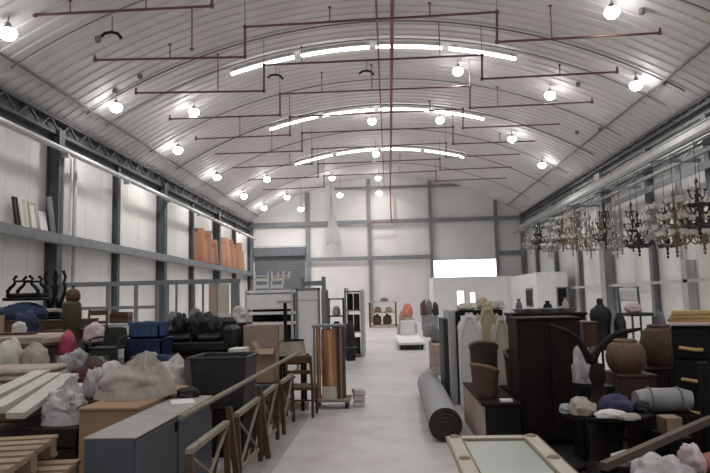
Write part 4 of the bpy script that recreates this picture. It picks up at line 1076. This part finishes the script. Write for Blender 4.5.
# low black box with pinkish side, holding tub chairs
t = thing('storage_chest', 'long low black chest with a pinkish side, at the aisle on the right', 'chest', (1.14, 7.75, 0))
build('chest_body', MB().box(-.17, .2, -.85, .85, 0, .46, ch=.006), M_dark, t)
build('side_panel', MB().box(-.2, -.17, -.85, .85, 0, .46), M_cardp, t)
build('lid', MB().box(-.205, .205, -.865, .86, .461, .49, ch=.006), M_darkwood, t)
solo('white_brick', 'small white slab lying on the front edge of the low black chest', 'slab', MB().box(-.07, .06, -.05, .05, 0, .03, ch=.006), M_white, (1.21, 6.97, .491))
def tub_chair(label, x, y, z, r, h, m, ms, rz, rim):
    t = thing('wicker_tub_chair', label, 'chair', (x, y, z), rz, 'brown wicker tub chairs at the right of the aisle')
    n = 22; mb = MB(); ro = MB()
    pts = []
    for i in range(n+1):
        th = -PI*.72+PI*1.44*i/n+PI/2
        top = h*(.72+.28*math.cos((th-PI/2)*.62))
        pts.append((th, top))
    for i, (th, top) in enumerate(pts):
        c, s_ = math.cos(th), math.sin(th)
        mb.v += [Vector((r*.86*c, r*.86*s_, .02)), Vector((r*c, r*s_, top)), Vector((r*.9*c, r*.9*s_, top)), Vector((r*.76*c, r*.76*s_, .02))]
    for i in range(n):
        for j in range(4):
            mb.f.append((i*4+j, (i+1)*4+j, (i+1)*4+(j+1) % 4, i*4+(j+1) % 4))
    mb.f.append((0, 1, 2, 3)); mb.f.append((n*4+3, n*4+2, n*4+1, n*4))
    build('backrest', mb, m, t, ang=50)
    build('rim', MB().tube([(r*.95*math.cos(th), r*.95*math.sin(th), top) for th, top in pts], .022, 8), rim, t)
    build('seat', MB().lathe([(.01, h*.38), (r*.74, h*.38), (r*.78, h*.44), (r*.7, h*.5), (.01, h*.51)], 22), ms, t)
    build('base', MB().lathe([(.01, 0), (r*.8, 0), (r*.8, h*.37), (.01, h*.37)], 22), m, t)
    return t
tub_chair('small brown wicker tub chair with a pale rim, in front on the low black chest', X(481, 7.4), 7.36, .491, .155, .36, M_wicker, M_wickerd, 2.2, M_wickert)
tub_chair('dark hollow wicker tub chair with pale rim, at the back on the low black chest', 1.16, 8.16, .491, .175, .56, M_wickerd, M_wickerd, 3.0, M_wickert)
tub_chair('brown wicker tub chair turned away, between the low chest and the tall black wardrobe', 1.57, 8.05, .479, .18, .46, M_wicker, M_wickerd, .3, M_wicker)
crate('low brown crate under the turned wicker tub chair', 1.38, 1.76, 7.72, 8.4, 0, .478, M_darkwood, slats=3)
# cream headboards and carved panels
def headboard(label, px0, px1, Y, ytop, m, rz=0., z0=0.):
    x0, x1 = X(px0, Y), X(px1, Y); a = (x1-x0)/2; h = Z((px0+px1)/2, ytop, Y)-z0
    t = thing('carved_headboard', label, 'headboard', ((x0+x1)/2, Y, z0), rz, 'cream carved headboards at the right of the aisle')
    out = [(-a, 0), (a, 0), (a, h*.78)]
    for i in range(29):
        f = i/28; out.append((a-2*a*f, h*(.80+.19*max(0, math.sin(PI*f))**.8+.012*math.cos(6*PI*f))))
    out.append((-a, h*.78))
    build('panel', MB().prism(out, -.03, .03), m, t)
    build('moulding', MB().tube([(x*.86, -.035, z*.94+.02) for x, z in out[2:]], .022, 6), m, t)
    for sx in (-1, 1): build('post', MB().lathe([(.01, 0), (.035, 0), (.035, h*.8), (.045, h*.84), (.02, h*.88), (.01, h*.9)], 12, (sx*a, 0, 0)), m, t)
    return t
headboard('tall white headboard closest to the slabs', 459, 478, 9.3, 311, M_white)
headboard('yellowish cream carved headboard in the middle of the three', 477, 496, 9.7, 303, M_yellowish)
headboard('cream headboard beside the tall black wardrobe', 492, 508, 8.8, 314, M_cream)
t = thing('display_shelf', 'black shelf behind the cream headboards', 'shelf', (X(478, 10.6), 10.6, 0)); a = (X(500, 10.6)-X(456, 10.6))/2
zt = Z(478, 310, 10.6)
build('top_board', MB().box(-a, a, -.2, .2, zt-.08, zt), M_dark, t)
for sx in (-1, 1): build('side', MB().box(sx*(a-.02)-.02, sx*(a-.02)+.02, -.2, .2, 0, zt-.08), M_dark, t)
for k, (px, sz, m, lb) in enumerate(((466, (.34, .3, .13), M_cream, 'cream cloth heap at the left end of the black shelf'), (482, (.22, .32, .22), M_yellowish, 'yellowish cloth heap in the middle of the black shelf'), (496, (.3, .3, .16), M_cream, 'cream cloth heap at the right end of the black shelf'))):
    bundle(lb, X(px, 10.6), 10.6, zt+.001, sz, m, 151+k, name='cloth_heap')
bundle('white crumpled paper in the dark hollow tub chair', 1.15, 8.16, .775, (.2, .18, .2), M_cloth, 156, name='paper_heap')

# tall black wardrobe
zt = Z(543, 317.5, 7.1)
cabinet('tall black wardrobe right of the wicker tub chairs', 1.37, X(580, 7.1), 7.1, 7.65, 0, zt, M_darkwood, doors=2, knob=M_iron)
# long dark counter behind it with dishes
zc = Z(550, 316, 8.6)
table('long dark table behind the black wardrobe, crowded with dishes', X(512, 8.9), X(588, 8.9), 8.95, 9.6, 1.36, M_darkwood, leg=.07)
dish = MB().lathe([(.01, 0), (.05, 0), (.095, .05), (.1, .06), (.088, .055), (.04, .015), (.01, .015)], 18)
D0 = None
for k, (px, Y, m, lb) in enumerate(((519, 9.07, 0, 'grey dish at the left end of the long dark table'), (527, 9.28, 0, 'second grey dish from the left on the long dark table'), (535, 9.07, 0, 'third grey dish from the left on the long dark table'), (544, 9.28, 0, 'grey dish in the middle of the long dark table'), (552, 9.07, 0, 'third grey dish from the right on the long dark table'), (561, 9.28, 0, 'second grey dish from the right on the long dark table'), (569, 9.07, 0, 'grey dish at the right end of the long dark table'))):
    if D0 is None: D0 = tag(build('dish', dish, M_tarp, None, (X(px, Y), Y, 1.361)), lb, 'dish', 'dishes on the long dark table')
    else: dup(D0, (X(px, Y), Y, 1.361), 0, lb, 'dishes on the long dark table')
for k, (px, h, r, m, lb) in enumerate(((520, .2, .05, M_greyc, 'grey vase at the left on the long dark table'), (549, .16, .07, M_dark, 'dark squat vase in the middle of the long dark table'), (567, .2, .05, M_cream, 'cream vase at the right on the long dark table'))):
    solo('vase', lb, 'vase', MB().lathe([(.01, 0), (r*.7, 0), (r, h*.35), (r*.8, h*.65), (r*.4, h*.82), (r*.55, h), (r*.3, h), (.01, h*.9)], 16), m, (X(px, 9.4), 9.5, 1.361), group='vases on the long dark table')
# reddish brown cabinet and black dress form
cabinet('reddish brown cabinet right of the black wardrobe', X(577, 8.3), X(591, 8.3), 8.1, 8.6, 0, Z(590, 321, 8.3), M_brown, doors=1, knob=M_brass)
t = thing('dress_form', 'black dress form with sloping shoulders and short neck', 'dress form', (X(599.5, 9.9), 9.9, 0))
hz = Z(599, 298, 9.9)
sc = hz/1.62
build('torso', MB().lathe([(.01, .8*sc), (.15, .8*sc), (.165, .9*sc), (.14, 1.05*sc), (.13, 1.12*sc), (.155, 1.28*sc), (.165, 1.36*sc), (.14, 1.44*sc), (.06, 1.5*sc), (.045, 1.53*sc), (.05, 1.6*sc), (.01, 1.62*sc)], 22, sq=(1, .7)), M_blk, t)
build('pole', MB().cyl((0, 0, .03), (0, 0, .82*sc), .02, n=10), M_dark, t)
build('base', MB().lathe([(.01, 0), (.2, 0), (.19, .03), (.03, .06), (.01, .06)], 20), M_darkwood, t)
# teal framed chair
table('brown table under the teal framed chair', X(614, 10), X(662, 10), 9.6, 10.3, .86, M_brown)
t = thing('metal_chair', 'teal metal framed chair with a pale cushion, on a brown table', 'chair', (X(634, 10), 9.95, .861), .15)
a = .16
for sx in (-1, 1): build('leg', MB().tube([(sx*a, -.17, 0), (sx*a, -.17, .4)], .016, 8), M_teal, t); build('leg', MB().tube([(sx*a, .17, 0), (sx*a, .17, .4)], .016, 8), M_teal, t)
build('back_frame', MB().tube([(-a, .17, .4), (-a, .2, .84), (a, .2, .84), (a, .17, .4)], .02, 8), M_teal, t)
build('seat', MB().box(-a-.02, a+.02, -.19, .19, .4, .45, ch=.02), M_blk, t)
build('backrest', MB().box(-a+.03, a-.03, .165, .2, .62, .8, ch=.015), M_white, t)
bundle('pinkish grey bundle lying on the teal chair seat', X(632, 9.95), 9.93, 1.312, (.26, .26, .16), M_pinkpale, 163)
sack('pale sack on the brown table right of the teal chair', X(657, 9.9), 9.85, .861, (.2, .3, .5), M_greyc, 165, amp=.12)
bundle('dark bundle left of the teal chair on the brown table', X(616, 9.9), 9.8, .861, (.2, .3, .48), M_blk, 167)

solo('floor_darkening_sheet', 'black sheet added to darken the floor under the right foreground furniture', 'sheet', MB().box(-1.35, 1.35, -2.7, 2.0, 0, .0012), M_rubber, (2.62, 6.2, .0002))  # added sheet, darkens the pale floor showing between the furniture
# black round table with upturned pedestal
Yk = 5.75
xk = X(598, Yk)
t = thing('round_table', 'black round table cluttered with cloths, right foreground', 'table', (xk, Yk, 0))
R0 = (X(641, Yk)-X(556, Yk))/2
build('table_top', MB().lathe([(.01, .555), (R0-.02, .555), (R0, .57), (R0, .585), (R0-.01, .595), (.01, .595)], 36), M_dark, t)
build('pedestal', MB().lathe([(.01, .01), (.2, .01), (.2, .05), (.16, .12), (.13, .3), (.15, .45), (.2, .55), (.01, .555)], 18), M_darkwood, t)
for i in range(3):
    a = 2*PI*i/3+.4
    build('foot', MB().tube([(.05*math.cos(a), .05*math.sin(a), .14), (.2*math.cos(a), .2*math.sin(a), .1), (.32*math.cos(a), .32*math.sin(a), .03)], [.035, .03, .028], 8), M_darkwood, t)
# upturned pedestal: a trunk with long curved legs raised like antlers
xp = X(592, 6.0)
t = thing('pedestal_base', 'black pedestal base standing upturned, curved legs raised like antlers', 'pedestal', (xp, 5.98, .596))
build('trunk', MB().lathe([(.01, 0), (.09, 0), (.095, .03), (.06, .08), (.055, .2), (.075, .26), (.06, .34), (.045, .38), (.01, .39)], 18), M_darkwood, t)
def wpt(px, py, y): 
    v = at(px, py, y); return v-Vector((xp, 5.98, .596))
for i, (pp, yy) in enumerate((([(590, 362), (584, 349), (577, 339), (567, 332), (555, 327), (549, 325)], 5.9), ([(592, 362), (598, 350), (606, 341), (616, 334), (628, 331), (640, 329)], 5.98), ([(592, 362), (592, 356), (593, 351), (593, 349), (594, 348), (594, 349)], 6.4))):
    pts = [wpt(a, b, 5.98+(yy-5.98)*j/5) for j, (a, b) in enumerate(pp)]
    build('leg', MB().tube(pts, [.036, .032, .028, .025, .021, .014], 10), M_darkwood, t, ang=60)
sack('crumpled white plastic sheet left of the upturned pedestal', X(571, 6.9), 6.62, .71, (.22, .24, .4), M_plasticbag, 171, 'plastic_bag', amp=.3, fold=.12)
carton('dark box under the white plastic sheet', 1.84, 2.16, 6.45, 6.8, 0, .70, M_dark)
bundle('indigo cloth heap on the black round table', X(610, 5.72), 5.74, .596, (.32, .26, .15), M_purple, 173, name='cloth_heap')
bundle('khaki cloth heap at the left on the black round table', X(578, 5.55), 5.62, .596, (.26, .3, .13), M_sackb, 175, name='cloth_heap')
for k, (px, Y, sz, m, lb) in enumerate(((574, 6.1, (.18, .12, .08), M_cloth, 'pale cloth scrap at the back left on the black round table'), (634, 5.7, (.14, .2, .1), M_blk, 'black bundle at the right edge of the black round table'), (622, 5.35, (.2, .14, .05), M_sackb, 'tan cloth fold at the front right of the black round table'))):
    bundle(lb, X(px, Y), Y, .596, sz, m, 221+k, name='cloth_heap')
bundle('white cloth edge under the indigo cloth on the black round table', X(604, 5.42), 5.44, .596, (.3, .14, .07), M_white, 177, name='folded_cloth')
bundle('grey rag at the left edge of the black round table', X(560, 5.7), 5.7, .596, (.12, .2, .08), M_tarp, 179, name='rag')
# grey tarp roll behind the table
t = thing('tarp_roll', 'rolled grey tarp lying behind the black round table', 'tarp', (X(656, 6.2), 6.2, .50), .0)
L = (X(682, 6.2)-X(628, 6.2))/2
build('roll_body', MB().tube([(-L, 0, .11), (-L*.5, .01, .115), (0, 0, .11), (L*.6, .01, .112), (L, 0, .1)], [.085, .105, .11, .108, .09], 18), M_tarp, t)
for x in (-L*.5, L*.55): build('strap', MB().tube([(x, .115*math.cos(2*PI*i/14)+.008, .112+.115*math.sin(2*PI*i/14)) for i in range(15)], .008, 5), M_greyc, t)
crate('dark crate under the grey tarp roll', X(626, 6.2), X(684, 6.2), 6.02, 6.4, 0, .498, M_darkwood)
# baskets
def basket(label, px0, px1, Y, ytop, ybot, m, z0=None, ribs=28):
    x0, x1 = X(px0, Y), X(px1, Y); r = (x1-x0)/2; zb = Z(px0, ybot, Y) if z0 is None else z0; h = Z((px0+px1)/2, ytop, Y)-zb
    t = thing('wicker_basket', label, 'basket', ((x0+x1)/2, Y, zb), 0, 'brown wicker baskets on the right')
    build('basket_body', MB().lathe([(.01, 0), (r*.66, 0), (r*.86, h*.14), (r*.98, h*.36), (r, h*.52), (r*.94, h*.70), (r*.78, h*.87), (r*.52, h*.97)], ribs*2, wob=.018), m, t, ang=25)
    build('rim', MB().tube([(r*.53*math.cos(2*PI*i/24), r*.53*math.sin(2*PI*i/24), h*.978) for i in range(25)], .018, 7), m, t)
    return t
cabinet('brown cabinet under the ribbed round basket', X(608, 7.4), X(645, 7.4), 7.2, 7.75, 0, Z(625, 373, 7.4), M_wicker, doors=1)
basket('ribbed tan brown round basket behind the upturned pedestal', 603, 641, 7.45, 340, 373, M_wickert, Z(625, 373, 7.4)+.001)
cabinet('dark cabinet under the larger dark basket', X(634, 8.2), X(676, 8.2), 7.95, 8.6, 0, Z(655, 366, 8.2), M_darkwood, doors=2)
basket('larger dark brown round basket, right of the ribbed one', 638, 675, 8.25, 325, 366, M_wicker, Z(655, 366, 8.2)+.001)
# low things in front of the round table
crate('dark low crate under the front beam', X(592, 5.0), X(652, 5.0), 4.95, 5.25, 0, .30, M_darkwood, slats=2)
bundle('pinkish cloth on the dark low crate', X(622, 5.05), 5.1, .301, (.36, .22, .12), M_pinkpale, 183)
solo('timber_beam', 'long brown timber beam lying slanted in the right foreground', 'beam', MB().bar((0, 0, 0), (1.22, 1.0, .12), .055, .055), mat('dull_timber', (.17, .13, .105), (.11, .085, .07), .7, scale=5), (1.44, 4.62, .42))
t = thing('sawhorse', 'small black sawhorse carrying the near end of the slanted beam', 'sawhorse', (1.56, 4.72, 0))
build('top_bar', MB().box(-.12, .12, -.03, .03, .34, .385), M_dark, t)
for sx in (-1, 1):
    for sy in (-1, 1): build('leg', MB().bar((sx*.08, 0, .35), (sx*.1, sy*.1, 0), .03), M_dark, t)
carton('small tan box beside the tarp roll', X(653, 5.7), X(670, 5.7), 5.62, 5.8, .40, .545, M_card)
carton('dark box under the small tan box', X(651, 5.7), X(675, 5.7), 5.55, 5.92, 0, .395, M_dark)
sack('white plastic bag at the bottom edge, right foreground', X(650, 4.15), 4.15, .38, (.40, .34, .24), M_plasticbag, 191, 'plastic_bag', amp=.22, fold=.1)
carton('black box under the white plastic bag at the bottom edge', 1.48, 1.9, 3.95, 4.4, 0, .378, M_dark)
bundle('greyish pink bag end lying above the white plastic bag', X(681, 4.6), 4.6, .40, (.14, .32, .18), M_pinkpale, 193)
crate('dark crate holding the pink bag end and the salmon cloth', 1.92, 2.75, 4.45, 4.85, 0, .398, M_darkwood, slats=3)
bundle('salmon red cloth at the bottom right corner', X(704, 4.55), 4.6, .399, (.26, .34, .1), M_salmon, 195, name='cloth_heap')
# black chest of drawers with yellow boards
Yc = 6.5
x0 = X(669, Yc); zt = Z(690, 322.5, Yc); ra = -.42
def chest_pt(u, v): return (x0+u*math.cos(ra)-v*math.sin(ra), Yc+u*math.sin(ra)+v*math.cos(ra))
cx_, cy_ = chest_pt(.5, .3)
t = thing('drawer_chest', 'black chest of drawers with pale yellow handles, right edge', 'chest of drawers', (cx_, cy_, 0), ra)
build('body', MB().box(-.5, .5, -.27, .3, 0, zt-.03, ch=.006), M_dark, t)
build('chest_top', MB().box(-.51, .51, -.31, .31, zt-.03, zt, ch=.006), M_pinkpale, t)
nz = 4
for r in range(nz):
    for c in range(3):
        xa_ = -.49+.33*c; za = .06+(zt-.10)*r/nz; zb = .06+(zt-.10)*(r+1)/nz-.02
        d = build('drawer', MB().box(xa_, xa_+.32, -.3, -.27, za, zb, ch=.006), M_dark, t)
        zh = za+.09
        build('handle', MB().tube([(xa_+.05, -.312, zh+.012), (xa_+.09, -.325, zh+.008), (xa_+.14, -.33, zh), (xa_+.2, -.33, zh-.006), (xa_+.25, -.312, zh-.006)], .017, 8), M_yellow, d)
for k in range(3):
    solo('pine_board', ('lowest', 'middle', 'topmost')[k]+' yellow pine board on the black chest of drawers', 'board', MB().box(-.53+.02*k, .55-.03*k, -.14, .14, 0, .036, ch=.004), M_yellow, (cx_-.02, cy_-.05, zt+.001+.038*k), ra+.05*(k-1), 'yellow pine boards on the chest of drawers')
t = thing('black_post', 'black square post standing before the chest of drawers', 'post', (X(697.5, 5.7), 5.7, 0))
build('shaft', MB().box(-.035, .035, -.035, .035, .03, 1.0, ch=.004), M_dark, t); build('base', MB().box(-.1, .1, -.1, .1, 0, .03), M_dark, t)
cabinet('reddish brown low cabinet at the right edge beside the black post', 2.87, 3.2, 5.3, 5.75, 0, .62, M_brown, doors=2)

# framed panel lying in the foreground
xa_, xb = .44, 1.17; y0, y1 = 3.4, 5.42; zf = .47
crate('low dark crate carrying the framed glass panel', .56, 1.08, 3.6, 5.2, 0, zf-.04, M_dark, slats=3)
t = thing('framed_mirror', 'large cream framed mirror lying flat in the foreground', 'mirror', ((xa_+xb)/2, (y0+y1)/2, zf-.039))
a, b = (xb-xa_)/2, (y1-y0)/2; fw = .115
build('mirror_glass', MB().box(-a+fw, a-fw, -b+fw, b-fw, 0, .022), M_mirror, t)
for (p0, p1, q0, q1) in ((-a, -a+fw, -b, b), (a-fw, a, -b, b), (-a+fw, a-fw, -b, -b+fw), (-a+fw, a-fw, b-fw, b)):
    build('frame_side', MB().box(p0+.001, p1-.001, q0+.001, q1-.001, 0, .042, ch=.01), M_cream, t)
build('frame_beading', MB().tube([(-a+fw, -b+fw, .03), (-a+fw, b-fw, .03), (a-fw, b-fw, .03), (a-fw, -b+fw, .03), (-a+fw, -b+fw, .03)], .012, 6), M_gild, t)
build('frame_edge', MB().tube([(-a, -b, .03), (-a, b, .03), (a, b, .03), (a, -b, .03), (-a, -b, .03)], .012, 6), M_gild, t)
for (x, y) in ((-a+fw/2, b-fw/2), (a-fw/2, b-fw/2), (-a+fw/2, .25), (a-fw/2, .25)):
    build('ornament', MB().lathe([(.01, .04), (.045, .042), (.035, .055), (.02, .06), (.01, .062)], 10, (x, y, 0)), M_gild, t)

# ================================================================== STORED ON THE LEFT GIRT
zg = 3.691
def frame_lean(label, y, h, wd, m, mi, lean=.16):
    t = thing('picture_frame', label, 'frame', (-9.52, y, zg), 0, 'frames leaning on the left girt near the first big column', rot=(0, -lean, 0))
    build('backing', MB().box(-.01, .01, -wd/2+.03, wd/2-.03, .03, h-.03), mi, t)
    build('frame', MB().box(-.02, .025, -wd/2, -wd/2+.05, 0, h).box(-.02, .025, wd/2-.05, wd/2, 0, h).box(-.02, .025, -wd/2+.05, wd/2-.05, 0, .05).box(-.02, .025, -wd/2+.05, wd/2-.05, h-.05, h), m, t)
    return t
for y, h, wd, m, mi, lb in ((15.95, .78, .2, M_dark, M_brown, 'thin dark frame, leftmost on the girt'), (16.3, .82, .28, M_white, M_cream, 'white framed picture second on the girt'), (16.72, .74, .34, M_yellowish, M_white, 'cream framed picture third on the girt'), (17.2, .55, .36, M_white, M_white, 'small white frame fourth on the girt')):
    frame_lean(lb, y, h, wd, m, mi)
solo('loose_board', 'dark grey board leaning on the girt against the first big column', 'panel', MB().bar((0, 0, 0), (0, -.3, 1.0), .06, .22), M_steelM, (-9.5, 17.68, zg))
ORD = ('nearest', 'second', 'third', 'fourth', 'fifth', 'sixth', 'seventh', 'eighth', 'ninth', 'tenth', 'eleventh', 'twelfth', 'thirteenth', 'fourteenth', 'fifteenth', 'sixteenth', 'seventeenth', 'eighteenth')
M_redwood2 = mat('orange_wood', (.44, .24, .15), (.34, .17, .10), .55, scale=4, stretch=(1, 1, .15))
ys_ = [31.55+.42*i for i in range(8)]+[36.0+.45*i for i in range(8)]+[40.4, 40.9]
for k, y in enumerate(ys_):
    h = 1.5+.28*math.sin(k*2.1)-(.35 if 5 <= k <= 7 else 0)
    t = thing('door_leaf', '%s reddish door leaf counted from the near end of the left girt row' % ORD[k], 'panel', (-9.46, y, zg), 0, 'reddish door leaves leaning on the left girt', rot=(.0, -.1, -.75+.1*math.sin(k*3)))
    m = M_redwood2 if k % 3 else M_redwood
    build('leaf', MB().box(-.02, .02, -.27, .27, 0.02, h), m, t)
    build('moulding', MB().box(.02, .03, -.2, .2, .12, h*.45).box(.02, .03, -.2, .2, h*.52, h-.12), m, t)
    build('moulding', MB().box(-.03, -.02, -.2, .2, .12, h*.45).box(-.03, -.02, -.2, .2, h*.52, h-.12), m, t)
# ================================================================== CHANDELIERS ALONG THE RIGHT WALL
t = thing('hanging_rail', 'grey steel rail along the right wall carrying the row of chandeliers closer to the wall', 'rail', (8.55, 0, 5.36))
build('rail', MB().box(-.05, .05, 13.0, 38.5, -.05, .05), M_steelM, t)
for y in (14.2, 18.6, 23.0, 27.5, 31.7, 36.1): build('bracket', MB().box(.05, .5, y-.04, y+.04, -.05, .05).bar((.02, y, .0), (.5, y, .6), .04), M_steelM, t)

def chandelier(label, loc, H, R, arms, tiers, m, mc, drop, style='arms', proto=None):
    """drop: chain length above the column; H: column height"""
    t = thing('chandelier', label, 'chandelier', loc, random.random()*1.5, 'chandeliers hanging along the right wall')
    build('chain', MB().cyl((0, 0, H), (0, 0, H+drop), .009, n=6), M_iron, t)
    build('column', MB().lathe([(.005, -.10), (.035, -.08), (.05, -.03), (.025, .0), (.06, H*.12), (.10, H*.2), (.05, H*.3), (.03, H*.42), (.06, H*.52), (.07, H*.58), (.03, H*.66), (.025, H*.85), (.05, H*.92), (.015, H)], 14), m, t)
    build('finial', MB().lathe([(.005, -.2), (.035, -.17), (.04, -.13), (.01, -.1)], 10), m, t)
    for k in range(tiers):
        r = R*(1-.28*k); z0 = H*(.16+.27*k); n = max(4, int(arms*(1-.3*k)))
        for i in range(n):
            a = 2*PI*i/n+k*.4; c, s = math.cos(a), math.sin(a)
            pts = [(.05*c, .05*s, z0), (r*.3*c, r*.3*s, z0-.09), (r*.62*c, r*.62*s, z0-.12), (r*.88*c, r*.88*s, z0-.04), (r*c, r*s, z0+.07)]
            ar = build('arm', MB().tube(pts, .018, 6), m, t)
            build('cup', MB().lathe([(.005, .07), (.03, .075), (.06, .11), (.05, .115), (.005, .11)], 8, (r*c, r*s, z0)), m, ar)
            if style == 'shade':
                build('glass_shade', MB().tube([(r*c, r*s, z0+.1), (r*c, r*s, z0+.16), (r*c, r*s, z0+.24)], [.035, .075, .10], 10, cap=False), M_glassy, ar)
            else:
                build('candle', MB().cyl((r*c, r*s, z0+.11), (r*c, r*s, z0+.24), .02, n=7), mc, ar)
    if style == 'ring':
        for z, rr in ((H*.12, R*.95), (H*.5, R*.6)):
            build('ring', MB().tube([(rr*math.cos(2*PI*i/28), rr*math.sin(2*PI*i/28), z) for i in range(29)], .03, 6), m, t)
    if style == 'crystal':
        cd0 = None
        for k, (rr, z) in enumerate(((R*.9, H*.16), (R*.55, H*.5), (R*.4, H*.04))):
            n = int(14*rr/R)+4
            for i in range(n):
                a = 2*PI*i/n
                if cd0 is None: cd0 = build('crystal_drop', MB().lathe([(.004, -.12), (.026, -.07), (.014, 0), (.004, .01)], 6), M_glassy, t, (rr*math.cos(a), rr*math.sin(a), z))
                else:
                    c_ = cd0.copy(); COL.objects.link(c_); c_.parent = t; c_.location = (rr*math.cos(a), rr*math.sin(a), z)
        build('basket_ring', MB().tube([(R*.4*math.cos(2*PI*i/20), R*.4*math.sin(2*PI*i/20), H*.06) for i in range(21)], .016, 6), m, t)
    return t
RZ = 5.30
ORDC = ('first', 'second', 'third', 'fourth', 'fifth', 'sixth', 'seventh', 'eighth', 'ninth', 'tenth', 'eleventh', 'twelfth', 'thirteenth', 'fourteenth')
def pxa(x, Y): return 389+x*FPX/Y
KINDS = (('black', M_iron, 'arms'), ('brass', M_brass, 'arms'), ('pale glass shaded', M_chrome, 'shade'), ('nickel', M_chrome, 'arms'), ('crystal hung', M_chrome, 'crystal'), ('brass shaded', M_brass, 'shade'), ('dark ringed', M_iron, 'ring'))
def row(x, Ys, off, where):
    n = len(Ys)
    for i, Y in enumerate(Ys):
        nm, m, st = KINDS[(i*3+off) % 7]
        px = pxa(x, Y)
        yb = 254+5*math.sin(i*2.3+off); yt = 206+8*math.sin(i*1.7+off*2)-(10 if px > 640 else 0)
        if x < 8 and i == n-1: yt, yb, nm, m, st = 178, 240, 'large black ringed', M_iron, 'ring'
        zb = Z(px, yb, Y)+.2; H = max(.5, min(Z(px, yt, Y), RZ-.1)-zb); drop = max(.06, RZ-zb-H)
        chandelier('%s chandelier, %s from the far end of the row %s' % (nm, ORDC[i], where), (x, Y, zb), H, .40 if x > 8 else .41, 9 if st != 'ring' else 10, 3 if H > 1.0 else 2, m, M_cream, drop, st)
row(8.55, (36.6, 34.4, 32.2, 30.0, 27.9, 26.0, 24.3, 22.7, 21.3, 20.0, 18.8, 17.7), 0, 'closer to the wall')
row(7.55, (34.2, 32.0, 29.9, 27.9, 26.0, 24.2, 22.5, 21.0, 19.6, 18.3, 17.1, 15.8), 3, 'closer to the aisle')
t = thing('hanging_rail', 'grey steel rail carrying the row of chandeliers closer to the aisle', 'rail', (7.55, 0, 5.36))
build('rail', MB().box(-.05, .05, 13.0, 38.5, -.05, .05), M_steelM, t)
for y in (14.2, 18.6, 23.0, 27.5, 31.7, 36.1): build('bracket', MB().box(.05, .94, y-.04, y+.04, -.04, .04), M_steelM, t)
